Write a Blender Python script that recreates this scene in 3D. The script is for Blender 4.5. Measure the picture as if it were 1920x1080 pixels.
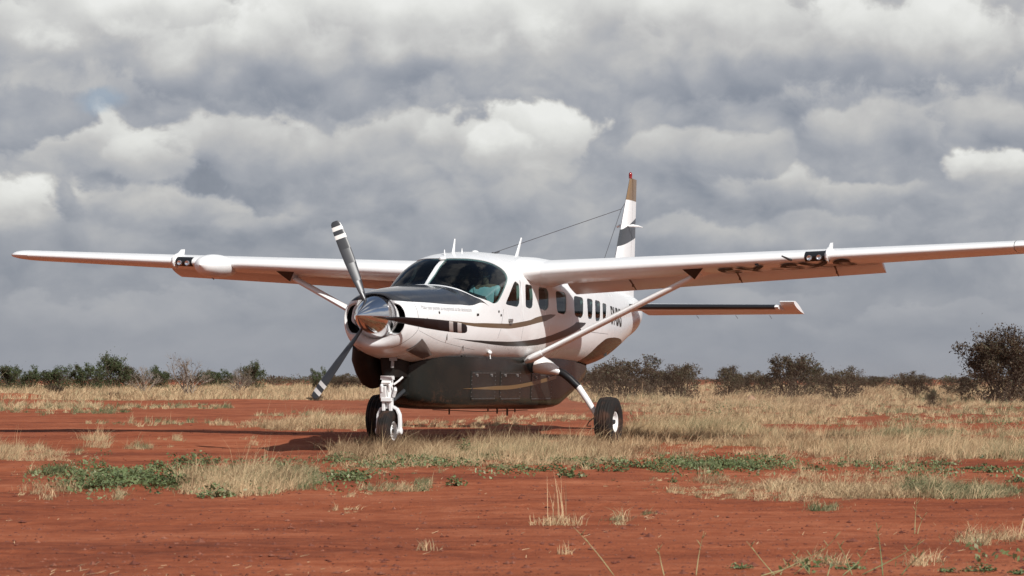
import bpy, bmesh, math, random
import numpy as np
from mathutils import Vector, Matrix
from mathutils.geometry import delaunay_2d_cdt
from math import radians as R, sin, cos, pi

for _o in list(bpy.data.objects): bpy.data.objects.remove(_o)
scene = bpy.context.scene
COL = scene.collection

# ------------------------------------------------------------------ camera
cam = bpy.data.cameras.new('camera'); camo = bpy.data.objects.new('camera', cam); COL.objects.link(camo)
cam.sensor_width = 36.0; cam.lens = 85.45; cam.clip_start = 0.2; cam.clip_end = 20000
camo.location = (0, 0, 0.97); camo.rotation_euler = (R(90), 0, 0)
cam.shift_y = 171.0/1920.0
cam.dof.use_dof = True; cam.dof.focus_distance = 32.5; cam.dof.aperture_fstop = 9.0
scene.camera = camo

# ------------------------------------------------------------------ sun and sky
SUN = Vector((0.732, -1.052, 1.0)).normalized()
sun = bpy.data.lights.new('sun', 'SUN'); suno = bpy.data.objects.new('sun', sun); COL.objects.link(suno)
sun.energy = 5.0; sun.angle = R(0.5); sun.color = (1.0, 0.978, 0.945)
suno.rotation_euler = SUN.to_track_quat('Z', 'Y').to_euler(); suno.location = (20, -30, 30)
scene.view_settings.view_transform = 'Standard'
try: scene.view_settings.look = 'None'
except Exception: pass
scene.view_settings.gamma = 1.0; scene.view_settings.exposure = 0.0
scene.view_settings.use_curve_mapping = False
scene.render.engine = 'CYCLES'
scene.render.resolution_x = 1024; scene.render.resolution_y = 576

world = bpy.data.worlds.new('World'); scene.world = world; world.use_nodes = True
wt = world.node_tree; wt.nodes.clear()
def N(tr, typ, **kw):
    n = tr.nodes.new(typ)
    for k, v in kw.items():
        if k == 'inp':
            for kk, vv in v.items():
                if hasattr(vv, 'links') or isinstance(vv, bpy.types.NodeSocket): tr.links.new(vv, n.inputs[kk])
                else: n.inputs[kk].default_value = vv
        else: setattr(n, k, v)
    return n
def M_(tr, op, a, b=None, c=None, clamp=False):
    n = N(tr, 'ShaderNodeMath', operation=op, use_clamp=clamp)
    for i, x in enumerate((a, b, c)):
        if x is None: continue
        if isinstance(x, bpy.types.NodeSocket): tr.links.new(x, n.inputs[i])
        else: n.inputs[i].default_value = x
    return n.outputs[0]
def VM(tr, op, a, b=None):
    n = N(tr, 'ShaderNodeVectorMath', operation=op)
    for i, x in enumerate((a, b)):
        if x is None: continue
        if isinstance(x, bpy.types.NodeSocket): tr.links.new(x, n.inputs[i])
        else: n.inputs[i].default_value = x
    return n.outputs['Value'] if op in ('LENGTH', 'DOT_PRODUCT', 'DISTANCE') else n.outputs[0]
def RAMP(tr, fac, stops, interp='LINEAR'):
    n = N(tr, 'ShaderNodeValToRGB'); n.color_ramp.interpolation = interp
    el = n.color_ramp.elements
    while len(el) < len(stops): el.new(0.5)
    for e, (p, c) in zip(el, stops):
        e.position = p; e.color = (c[0], c[1], c[2], 1) if len(c) == 3 else c
    tr.links.new(fac, n.inputs[0]); return n.outputs[0]
def SM(tr, x, a, b, lo=0.0, hi=1.0):
    n = N(tr, 'ShaderNodeMapRange', interpolation_type='SMOOTHSTEP')
    n.inputs['From Min'].default_value = a; n.inputs['From Max'].default_value = b
    n.inputs['To Min'].default_value = lo; n.inputs['To Max'].default_value = hi
    tr.links.new(x, n.inputs['Value']); return n.outputs['Result']
def NOISE(tr, vec, scale, detail=4, rough=0.5, dist=0.0):
    n = N(tr, 'ShaderNodeTexNoise'); n.inputs['Scale'].default_value = scale
    n.inputs['Detail'].default_value = detail; n.inputs['Roughness'].default_value = rough
    n.inputs['Distortion'].default_value = dist
    if vec is not None: tr.links.new(vec, n.inputs['Vector'])
    return n.outputs['Fac']

def build_sky():
    t = wt
    out = N(t, 'ShaderNodeOutputWorld')
    sky = N(t, 'ShaderNodeTexSky', sky_type='NISHITA'); sky.sun_disc = False
    sky.sun_elevation = math.asin(SUN.z); sky.sun_rotation = math.atan2(SUN.x, SUN.y)
    bg1 = N(t, 'ShaderNodeBackground', inp={'Color': sky.outputs[0], 'Strength': 0.075})
    tc = N(t, 'ShaderNodeTexCoord'); d = VM(t, 'NORMALIZE', tc.outputs['Generated'])
    sep = N(t, 'ShaderNodeSeparateXYZ', inp={0: d})
    az = M_(t, 'ARCTAN2', sep.outputs[0], sep.outputs[1])
    el = M_(t, 'ARCSINE', sep.outputs[2])
    # cloud space: clouds low over the horizon look wide and flat, higher ones open up
    elc = M_(t, 'ADD', M_(t, 'MAXIMUM', sep.outputs[2], 0.0), 0.05)
    zl = M_(t, 'MULTIPLY', M_(t, 'POWER', elc, 0.62), 1.0)
    p = N(t, 'ShaderNodeCombineXYZ', inp={0: sep.outputs[0], 1: sep.outputs[1], 2: zl}).outputs[0]
    wn = N(t, 'ShaderNodeTexNoise', inp={'Scale': 26.0, 'Detail': 2.0, 'Vector': p})
    warp = VM(t, 'SCALE', VM(t, 'SUBTRACT', wn.outputs['Color'], (0.5, 0.5, 0.5)))
    warp.node.inputs['Scale'].default_value = 0.022
    pw = VM(t, 'ADD', p, warp)
    off = VM(t, 'ADD', pw, (0.004, 0.0, 0.009))
    n1 = NOISE(t, pw, 13.0, 6, 0.50); n2 = NOISE(t, off, 13.0, 6, 0.50)
    m1 = NOISE(t, pw, 42.0, 8, 0.60)
    relief = M_(t, 'MULTIPLY', M_(t, 'SUBTRACT', n1, n2), 1.0)
    # large cloud masses, placed by azimuth and elevation
    ae = N(t, 'ShaderNodeCombineXYZ', inp={0: az, 1: el}).outputs[0]
    w2 = N(t, 'ShaderNodeTexNoise', inp={'Scale': 20.0, 'Detail': 5.0, 'Roughness': 0.58, 'Vector': p})
    wv = VM(t, 'SCALE', VM(t, 'SUBTRACT', w2.outputs['Color'], (0.5, 0.5, 0.5))); wv.node.inputs['Scale'].default_value = 0.050
    aw = VM(t, 'ADD', ae, VM(t, 'MULTIPLY', wv, (1.0, 0.62, 0.0)))
    up_ = SM(t, el, 0.005, 0.085)
    base = RAMP(t, M_(t, 'MULTIPLY', el, 4.0), [(0.0, (.385,)*3), (0.10, (.39,)*3), (0.22, (.405,)*3), (0.35, (.44,)*3), (0.62, (.54,)*3), (1.0, (.55,)*3)])
    L = M_(t, 'ADD', base, M_(t, 'MULTIPLY', M_(t, 'SUBTRACT', n1, 0.5), M_(t, 'ADD', M_(t, 'MULTIPLY', up_, 0.40), 0.10)))
    vo = N(t, 'ShaderNodeTexVoronoi', feature='SMOOTH_F1', inp={'Vector': pw, 'Scale': 44.0}); vo.inputs['Smoothness'].default_value = .35
    edge = M_(t, 'ADD', M_(t, 'MULTIPLY', M_(t, 'SUBTRACT', vo.outputs['Distance'], .42), .45), M_(t, 'MULTIPLY', M_(t, 'SUBTRACT', m1, .5), 1.35))
    for (px, py, rx, ry, lt, lb) in SKY_CLOUDS:                 # far to near: bright heaped top, flat grey base
        c = ((px-960)/4557.0, (711-py)/4557.0, 0.0)
        q = VM(t, 'MULTIPLY', VM(t, 'SUBTRACT', aw, c), (4557.0/rx, 4557.0/ry, 0.0))
        r = M_(t, 'ADD', VM(t, 'LENGTH', q), edge); qy = N(t, 'ShaderNodeSeparateXYZ', inp={0: q}).outputs[1]
        f = SM(t, r, 1.10, 0.78, 0.0, 0.90)
        g = SM(t, M_(t, 'ADD', qy, M_(t, 'MULTIPLY', edge, -.8)), -.75, .70, lb, lt)
        L = N(t, 'ShaderNodeMix', data_type='FLOAT', inp={0: f, 2: L, 3: g}).outputs[0]
    L = M_(t, 'ADD', L, M_(t, 'MULTIPLY', M_(t, 'SUBTRACT', m1, 0.5), M_(t, 'ADD', M_(t, 'MULTIPLY', up_, 0.26), 0.05)))
    L = M_(t, 'ADD', L, M_(t, 'MULTIPLY', relief, M_(t, 'ADD', M_(t, 'MULTIPLY', up_, 0.55), 0.15)))
    L = M_(t, 'SUBTRACT', L, M_(t, 'MULTIPLY', M_(t, 'SUBTRACT', vo.outputs['Distance'], .42), M_(t, 'MULTIPLY', up_, .10)))
    L = M_(t, 'ADD', M_(t, 'MULTIPLY', M_(t, 'SUBTRACT', L, .47), 1.12), .52)
    colr = RAMP(t, L, [(0.0, (.13, .15, .185)), (0.20, (.195, .215, .262)), (0.36, (.262, .284, .335)), (0.5, (.372, .386, .424)), (0.68, (.54, .535, .53)), (0.9, (.76, .76, .73)), (1.0, (.86, .86, .83))])
    q = VM(t, 'MULTIPLY', VM(t, 'SUBTRACT', aw, ((205-960)/4557.0, (711-188)/4557.0, 0.0)), (4557.0/58, 4557.0/24, 0.0))
    gap = SM(t, M_(t, 'ADD', VM(t, 'LENGTH', q), M_(t, 'MULTIPLY', edge, .6)), 1.25, .35, 0.0, .55)
    cg = N(t, 'ShaderNodeMix', data_type='RGBA'); t.links.new(gap, cg.inputs['Factor']); t.links.new(colr, cg.inputs[6]); cg.inputs[7].default_value = (.30, .40, .52, 1); colr = cg.outputs[2]
    bg2 = N(t, 'ShaderNodeBackground', inp={'Color': colr, 'Strength': 1.0})
    # overhead the cloud field is broken and deep blue shows between
    nb = NOISE(t, p, 3.2, 5, 0.5)
    cover = SM(t, M_(t, 'ADD', nb, SM(t, el, .20, .50, .45, -.09)), .42, .56, .06, .94)
    mix = N(t, 'ShaderNodeMixShader', inp={0: cover, 1: bg1.outputs[0], 2: bg2.outputs[0]})
    t.links.new(mix.outputs[0], out.inputs[0])
SKY_CLOUDS = [  # px, py, rx, ry, brightness of the heaped top and of the grey base
 (250,590,300,36,.46,.39),(640,540,220,30,.46,.40),(1400,560,260,34,.46,.39),(1750,600,260,34,.45,.39),(1000,520,240,34,.46,.40),
 (170,470,170,36,.46,.37),(60,405,120,78,.88,.42),(330,395,150,52,.66,.42),(500,430,90,34,.56,.40),(640,465,130,36,.50,.39),(840,410,120,44,.54,.42),(1010,390,130,42,.54,.42),
 (1300,450,160,38,.55,.38),(1560,440,150,36,.52,.38),(1840,350,100,50,.92,.48),(1450,365,150,48,.66,.42),(1640,380,140,44,.66,.42),
 (190,275,130,78,.90,.56),(300,300,110,68,.86,.54),(480,275,130,72,.74,.46),(610,300,90,60,.62,.46),(740,270,90,66,.72,.50),(1260,285,140,66,.68,.44),(1420,300,110,50,.60,.44),(1640,270,140,66,.70,.44),(1830,250,130,60,.62,.42),
 (860,275,120,62,.84,.52),(1030,250,120,84,.98,.58),(950,280,90,52,.90,.56),
 (60,225,130,62,.46,.38),(220,62,250,92,.84,.50),(1080,66,340,112,.92,.52),(600,95,470,112,.90,.39),(1560,92,520,112,.90,.38),(780,30,200,60,.92,.66),(1380,30,220,60,.90,.66),(330,20,160,50,.90,.66)]
build_sky()

# ------------------------------------------------------------------ materials
MATS = {}
def mat(name, col, rough=0.5, metal=0.0, coat=0.0, noise=None, bump=None, spec=None, two=None):
    if name in MATS: return MATS[name]
    m = bpy.data.materials.new(name); m.use_nodes = True; t = m.node_tree; b = t.nodes['Principled BSDF']
    b.inputs['Base Color'].default_value = (*col, 1); b.inputs['Roughness'].default_value = rough
    b.inputs['Metallic'].default_value = metal; b.inputs['Coat Weight'].default_value = coat; b.inputs['Coat Roughness'].default_value = 0.08
    if spec is not None: b.inputs['Specular IOR Level'].default_value = spec
    if noise:
        sc, amt, c2 = noise
        tc = N(t, 'ShaderNodeTexCoord'); f = NOISE(t, tc.outputs['Object'], sc, 6, 0.6)
        f = SM(t, f, 0.42, 0.72, 0.0, amt)
        mx = N(t, 'ShaderNodeMix', data_type='RGBA'); t.links.new(f, mx.inputs['Factor'])
        mx.inputs[6].default_value = (*col, 1); mx.inputs[7].default_value = (*c2, 1)
        t.links.new(mx.outputs[2], b.inputs['Base Color'])
    if bump:
        sc, st = bump
        tc = N(t, 'ShaderNodeTexCoord'); f = NOISE(t, tc.outputs['Object'], sc, 4, 0.6)
        bp = N(t, 'ShaderNodeBump', inp={'Height': f, 'Strength': st, 'Distance': 0.01}); t.links.new(bp.outputs[0], b.inputs['Normal'])
    MATS[name] = m; return m

def white_paint():
    m = mat('white_paint', (.78, .775, .76), .30, coat=.2); t = m.node_tree; b = t.nodes['Principled BSDF']
    tc = N(t, 'ShaderNodeTexCoord')
    mp = N(t, 'ShaderNodeMapping', inp={'Vector': tc.outputs['Object'], 'Scale': (3.0, 3.0, 0.9)})
    f = NOISE(t, mp.outputs[0], 2.0, 5, 0.6)
    f2 = NOISE(t, tc.outputs['Object'], 1.4, 5, 0.6)
    sp = N(t, 'ShaderNodeSeparateXYZ', inp={0: tc.outputs['Object']})
    lowdust = SM(t, sp.outputs[2], 1.55, 1.05, 0.0, 0.34)      # red road dust thrown up on the lower panels
    dirt = M_(t, 'MULTIPLY', SM(t, f, .5, .85), 0.10)
    k = M_(t, 'ADD', dirt, M_(t, 'MULTIPLY', lowdust, SM(t, f2, .3, .65)), clamp=True)
    mx = N(t, 'ShaderNodeMix', data_type='RGBA'); t.links.new(k, mx.inputs['Factor'])
    mx.inputs[6].default_value = (.745, .75, .745, 1); mx.inputs[7].default_value = (.46, .34, .27, 1)
    t.links.new(mx.outputs[2], b.inputs['Base Color'])
    t.links.new(M_(t, 'ADD', M_(t, 'MULTIPLY', k, .4), .26), b.inputs['Roughness'])
    return m
def ripple(name, sc, st):
    t = MATS[name].node_tree; b = t.nodes['Principled BSDF']; tc = N(t, 'ShaderNodeTexCoord')
    f = M_(t, 'ADD', NOISE(t, tc.outputs['Object'], sc, 3, .5), M_(t, 'MULTIPLY', NOISE(t, tc.outputs['Object'], 45, 2, .5), .05))
    bp = N(t, 'ShaderNodeBump', inp={'Height': f, 'Strength': st, 'Distance': .02}); t.links.new(bp.outputs[0], b.inputs['Normal'])
MATS['white_paint'] = white_paint(); ripple('white_paint', 4.0, .30)
mat('wing_white', (.78, .78, .77), .32, coat=.12, noise=(2.5, .12, (.66, .63, .59)))
ripple('wing_white', 3.5, .28)
mat('grey_paint', (.032, .034, .038), .14, coat=.45, noise=(5, .3, (.06, .055, .05)))
mat('charcoal_stripe', (.022, .023, .024), .35, coat=.1)
mat('gold_paint', (.115, .074, .040), .38, coat=.1)
mat('pod_paint', (.012, .0135, .012), .26, coat=0, spec=.32, noise=(3, .35, (.030, .024, .018)))
mat('pod_gold', (.14, .085, .035), .35, coat=.2)
def pod_dust():
    t = MATS['pod_paint'].node_tree; b = t.nodes['Principled BSDF']; old = b.inputs['Base Color'].links[0].from_socket
    tc = N(t, 'ShaderNodeTexCoord'); sp = N(t, 'ShaderNodeSeparateXYZ', inp={0: tc.outputs['Object']})
    k = M_(t, 'MULTIPLY', SM(t, NOISE(t, tc.outputs['Object'], 14, 6, .65), .5, .7), SM(t, sp.outputs[2], .95, .55, 0, .55))
    mx = N(t, 'ShaderNodeMix', data_type='RGBA'); t.links.new(k, mx.inputs['Factor']); t.links.new(old, mx.inputs[6]); mx.inputs[7].default_value = (.10, .045, .025, 1); t.links.new(mx.outputs[2], b.inputs['Base Color'])
pod_dust()
def fin_paint():
    m = mat('fin_paint', (.78, .78, .77), .3, coat=.12); t = m.node_tree; b = t.nodes['Principled BSDF']; tc = N(t, 'ShaderNodeTexCoord'); sp = N(t, 'ShaderNodeSeparateXYZ', inp={0: tc.outputs['Object']})
    s_ = M_(t, 'SUBTRACT', 1.07, sp.outputs[0]); z = sp.outputs[2]
    up = M_(t, 'LESS_THAN', z, M_(t, 'ADD', M_(t, 'MULTIPLY', M_(t, 'SUBTRACT', s_, 11.69), .28), 3.60)); lo = M_(t, 'GREATER_THAN', z, M_(t, 'ADD', M_(t, 'MULTIPLY', M_(t, 'SUBTRACT', s_, 11.53), .19), 3.29))
    m1 = N(t, 'ShaderNodeMix', data_type='RGBA'); t.links.new(M_(t, 'MULTIPLY', up, lo), m1.inputs['Factor']); m1.inputs[6].default_value = (.78, .78, .77, 1); m1.inputs[7].default_value = (.05, .053, .058, 1)
    m2 = N(t, 'ShaderNodeMix', data_type='RGBA'); t.links.new(M_(t, 'GREATER_THAN', z, 4.10), m2.inputs['Factor']); t.links.new(m1.outputs[2], m2.inputs[6]); m2.inputs[7].default_value = (.20, .125, .062, 1)
    t.links.new(m2.outputs[2], b.inputs['Base Color'])
fin_paint()
mat('seam_dark', (.03, .028, .026), .6)
mat('rivet_grey', (.30, .29, .28), .4, metal=.6)
mat('chrome', (.80, .80, .81), .09, metal=1.0)
mat('blade_dark', (.035, .036, .04), .32, coat=.2)
mat('blade_white', (.72, .71, .68), .35)
mat('black_rubber', (.016, .015, .015), .55, bump=(40, .1))
mat('boot_rubber', (.010, .010, .011), .35)
mat('tyre_rubber', (.014, .012, .011), .8, spec=.3, noise=(5, .6, (.10, .044, .024)), bump=(60, .2))
mat('intake_dark', (.006, .006, .006), .8)
mat('exhaust_metal', (.012, .010, .009), .6, metal=.0, spec=.25, noise=(6, .5, (.03, .018, .012)))
mat('trim_dark', (.022, .024, .027), .6)
mat('seat_leather', (.05, .052, .06), .5)
mat('headliner', (.055, .06, .06), .8)
mat('steel', (.55, .56, .58), .18, metal=1.0)
mat('lens_red', (.25, .01, .01), .12, coat=1)
mat('lamp_lens', (.85, .86, .88), .05, metal=.9)
mat('skin_tone', (.26, .15, .10), .5)
mat('shirt_blue', (.50, .66, .70), .8, bump=(25, .3))
mat('hair_black', (.012, .010, .009), .7)
mat('wire', (.06, .06, .065), .5)

def glass_mat(name, tint, refl):
    m = bpy.data.materials.new(name); m.use_nodes = True; t = m.node_tree; t.nodes.clear()
    o = N(t, 'ShaderNodeOutputMaterial')
    tr = N(t, 'ShaderNodeBsdfTransparent', inp={'Color': (*tint, 1)})
    gl = N(t, 'ShaderNodeBsdfGlossy', inp={'Color': (refl, refl, refl, 1), 'Roughness': 0.02})
    lw = N(t, 'ShaderNodeFresnel', inp={'IOR': 1.4})
    mx = N(t, 'ShaderNodeMixShader', inp={0: lw.outputs[0], 1: tr.outputs[0], 2: gl.outputs[0]})
    t.links.new(mx.outputs[0], o.inputs[0]); MATS[name] = m
glass_mat('windshield_glass', (.42, .58, .57), .85)
glass_mat('window_glass', (.38, .56, .52), .95)

# ------------------------------------------------------------------ mesh helpers
def mesh_obj(name, verts, faces, m, parent=None, smooth=True, mats=None, fm=None):
    me = bpy.data.meshes.new(name); me.from_pydata([tuple(v) for v in verts], [], [tuple(f) for f in faces])
    for x in (mats or [m]): me.materials.append(MATS[x] if isinstance(x, str) else x)
    if fm is not None: me.polygons.foreach_set('material_index', fm)
    me.polygons.foreach_set('use_smooth', [smooth]*len(me.polygons))
    me.update(); me.validate()
    o = bpy.data.objects.new(name, me); COL.objects.link(o)
    if parent is not None: o.parent = parent
    return o
def add_bevel(o, w=0.004, seg=2):
    md = o.modifiers.new('bevel', 'BEVEL'); md.width = w; md.segments = seg; md.limit_method = 'ANGLE'; md.angle_limit = R(35); return o
def autosmooth(o, ang=35):
    me = o.data; bm = bmesh.new(); bm.from_mesh(me)
    bmesh.ops.recalc_face_normals(bm, faces=bm.faces)
    for e in bm.edges:
        e.smooth = not (len(e.link_faces) == 2 and e.calc_face_angle(0) > R(ang))
    bm.to_mesh(me); bm.free(); return o
class MB:
    def __init__(s): s.v = []; s.f = []; s.m = []
    def add(s, vs, fs, m=0):
        b = len(s.v); s.v += [tuple(v) for v in vs]; s.f += [tuple(i+b for i in f) for f in fs]; s.m += [m]*len(fs)
    def box(s, c, d, rot=None, m=0):
        vs = [Vector((x*d[0]/2, y*d[1]/2, z*d[2]/2)) for x in (-1, 1) for y in (-1, 1) for z in (-1, 1)]
        if rot is not None: vs = [rot @ v for v in vs]
        s.add([Vector(c)+v for v in vs], [(0,1,3,2),(4,6,7,5),(0,4,5,1),(2,3,7,6),(0,2,6,4),(1,5,7,3)], m)
    def tube(s, pts, rad, n=10, m=0, sx=1.0, up=None, caps=True):
        pts = [Vector(p) for p in pts]; k = len(pts)
        if not hasattr(rad, '__len__'): rad = [rad]*k
        rings = []; nx = None
        for i, p in enumerate(pts):
            d = (pts[min(i+1, k-1)]-pts[max(i-1, 0)]).normalized()
            if nx is None:
                a = Vector(up) if up is not None else (Vector((0, 0, 1)) if abs(d.z) < .9 else Vector((1, 0, 0)))
                nx = (a-d*a.dot(d)).normalized()
            else: nx = (nx-d*nx.dot(d)).normalized()
            ny = d.cross(nx)
            rings.append([p+nx*(rad[i]*sx*cos(2*pi*j/n))+ny*(rad[i]*sin(2*pi*j/n)) for j in range(n)])
        s.loft(rings, m, caps)
    def loft(s, rings, m=0, caps=True, closed=True):
        n = len(rings[0]); vs = [v for r in rings for v in r]; fs = []
        for i in range(len(rings)-1):
            for j in range(n if closed else n-1):
                a = i*n+j; b = i*n+(j+1) % n; fs.append((a, b, b+n, a+n))
        if caps: fs.append(tuple(range(n))[::-1]); fs.append(tuple(range((len(rings)-1)*n, len(rings)*n)))
        s.add(vs, fs, m)
    def lathe(s, prof, axis_o, axis_d, n=32, m=0, ms=None):
        ax = Vector(axis_d).normalized(); a = Vector((0, 0, 1)) if abs(ax.z) < .9 else Vector((1, 0, 0))
        u = (a-ax*a.dot(ax)).normalized(); w = ax.cross(u); o = Vector(axis_o)
        b = len(s.v)
        for (h, r) in prof:
            for j in range(n): s.v.append(tuple(o+ax*h+(u*cos(2*pi*j/n)+w*sin(2*pi*j/n))*max(r, 1e-4)))
        for i in range(len(prof)-1):
            for j in range(n):
                s.f.append((b+i*n+j, b+i*n+(j+1) % n, b+(i+1)*n+(j+1) % n, b+(i+1)*n+j)); s.m.append(ms[i] if ms else m)
    def ellip(s, c, r, n=16, k=10, m=0):
        rings = []
        for i in range(k+1):
            ph = pi*i/k
            rings.append([Vector((c[0]-r[0]*cos(ph), c[1]+max(r[1]*sin(ph), 1e-4)*cos(2*pi*j/n), c[2]+max(r[2]*sin(ph), 1e-4)*sin(2*pi*j/n))) for j in range(n)])
        s.loft(rings, m, caps=False)
    def build(s, name, m, parent=None, smooth=True, sharp=35, mats=None):
        o = mesh_obj(name, s.v, s.f, m, parent, smooth, mats, s.m if mats else None)
        if smooth and sharp: autosmooth(o, sharp)
        return o
def cr(pts, k=4, closed=False):                                   # Catmull-Rom through 2D points
    n = len(pts); out = []
    rng = range(n) if closed else range(n-1)
    for i in rng:
        p0 = pts[(i-1) % n] if closed or i > 0 else pts[0]; p1 = pts[i]; p2 = pts[(i+1) % n]
        p3 = pts[(i+2) % n] if closed or i+2 < n else pts[-1]
        for j in range(k):
            u = j/k
            out.append(tuple(0.5*((2*b)+(-a+c)*u+(2*a-5*b+4*c-d)*u*u+(-a+3*b-3*c+d)*u**3) for a, b, c, d in zip(p0, p1, p2, p3)))
    if not closed: out.append(tuple(pts[-1]))
    return out
def tag(o, label=None, cat=None, group=None, kind=None):
    if label: o['label'] = label
    if cat: o['category'] = cat
    if group: o['group'] = group
    if kind: o['kind'] = kind
    return o

# ================================================================== GROUND
H_CAM = 0.97
def vnoise(x, y, seed=0):
    xi = np.floor(x).astype(np.int64); yi = np.floor(y).astype(np.int64); xf = x-xi; yf = y-yi
    def h(a, b):
        n = (a*374761393+b*668265263+seed*1442695041) & 0x7fffffff; n = ((n ^ (n >> 13))*1274126177) & 0x7fffffff; return ((n ^ (n >> 16)) & 0xffff)/65535.0
    u = xf*xf*(3-2*xf); v = yf*yf*(3-2*yf)
    return (h(xi, yi)*(1-u)+h(xi+1, yi)*u)*(1-v)+(h(xi, yi+1)*(1-u)+h(xi+1, yi+1)*u)*v
def gh(x, y):
    x = np.asarray(x, float); y = np.asarray(y, float)
    k = np.clip((y-33.5)/6.0, 0, 1); rise = .09*k*k*(3-2*k)
    n = (vnoise(x/3.1, y/2.3, 1)-.5)*.05+(vnoise(x/.9, y/.7, 2)-.5)*.022+(vnoise(x/.28, y/.28, 3)-.5)*.014+(vnoise(x/.11, y/.11, 7)-.5)*.012
    for y0_, sl, wd, dp in ((16.4, .03, .11, .016), (18.2, .03, .11, .018), (20.6, -.02, .16, .014), (22.3, -.02, .14, .012), (26.2, .015, .2, .014), (29.5, .01, .2, .012), (13.6, .05, .09, .012)):
        dd = (y-(y0_+sl*x+.18*np.sin(x*.35+y0_)))/wd; n = n-dp*np.exp(-dd**2)*(.5+vnoise(x/1.5, y*0+y0_, 6))+dp*.5*np.exp(-(np.abs(dd)-1.8)**2*3)
    far = np.clip((y-60)/200, 0, 1); n = n*(1+far*1.5)
    # flat standing ground round the wheels
    for wx, wy in ((-1.63, 32.2), (.38, 35.5), (1.42, 35.4), (-1.9, 36.6)):
        g = np.exp(-((x-wx)**2+(y-wy)**2)/1.2); n = n*(1-g*.8); rise = rise*(1-g*.9)
    return rise+n
def axis(segs):
    out = [segs[0][0]]
    for a, b, n in segs: out += list(np.linspace(a, b, n+1)[1:])
    return np.array(out)
gx = axis([(-6000, -1500, 3), (-1500, -300, 8), (-300, -60, 16), (-60, -16, 30), (-16, 16, 210), (16, 60, 30), (60, 300, 16), (300, 1500, 8), (1500, 6000, 3)])
gy = axis([(-600, -60, 6), (-60, 8, 20), (8, 24, 130), (24, 48, 140), (48, 120, 120), (120, 400, 60), (400, 1500, 16), (1500, 9000, 6)])
GX, GY = np.meshgrid(gx, gy); GZ = gh(GX, GY)
# low mounds of loose red earth
MOUNDS = [(21, 748, 1.5, .28), (1770, 806, .8, .10), (1690, 782, .7, .10), (430, 753, 3.0, .10), (1560, 812, .9, .05)]
def gpt(px, py):                                                # ground point seen at photo position
    y = 4557.0*H_CAM/(py-711.0)
    for _ in range(6): y = 4557.0*(H_CAM-float(gh((px-960)/4557.0*y, y)))/(py-711.0)
    return (px-960)/4557.0*y, y
for mx_, my_, r_, h_ in MOUNDS:
    x0, y0 = gpt(mx_, my_); GZ += h_*np.exp(-((GX-x0)**2/(r_**2)+(GY-y0)**2/(r_*r_*.8)))*(.75+.5*vnoise(GX*3, GY*3, 9))
nx_, ny_ = len(gx), len(gy)
gv_ = np.stack([GX.ravel(), GY.ravel(), GZ.ravel()], 1)
ii = np.arange(nx_*ny_).reshape(ny_, nx_)
gf = np.stack([ii[:-1, :-1].ravel(), ii[:-1, 1:].ravel(), ii[1:, 1:].ravel(), ii[1:, :-1].ravel()], 1)
def big_mesh(name, V_, F_, m, tint=None, smooth=False):
    me = bpy.data.meshes.new(name); k = F_.shape[1]
    me.vertices.add(len(V_)); me.vertices.foreach_set('co', np.asarray(V_, np.float32).ravel())
    me.loops.add(F_.size); me.loops.foreach_set('vertex_index', F_.ravel().astype(np.int32))
    me.polygons.add(len(F_)); me.polygons.foreach_set('loop_start', np.arange(0, F_.size, k, dtype=np.int32))
    try: me.polygons.foreach_set('loop_total', np.full(len(F_), k, np.int32))
    except Exception: pass
    me.update(calc_edges=True)
    me.polygons.foreach_set('use_smooth', [smooth]*len(F_))
    if tint is not None:
        a = me.attributes.new('tint', 'FLOAT', 'POINT'); a.data.foreach_set('value', np.asarray(tint, np.float32))
    me.materials.append(MATS[m]); o = bpy.data.objects.new(name, me); COL.objects.link(o); return o

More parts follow.
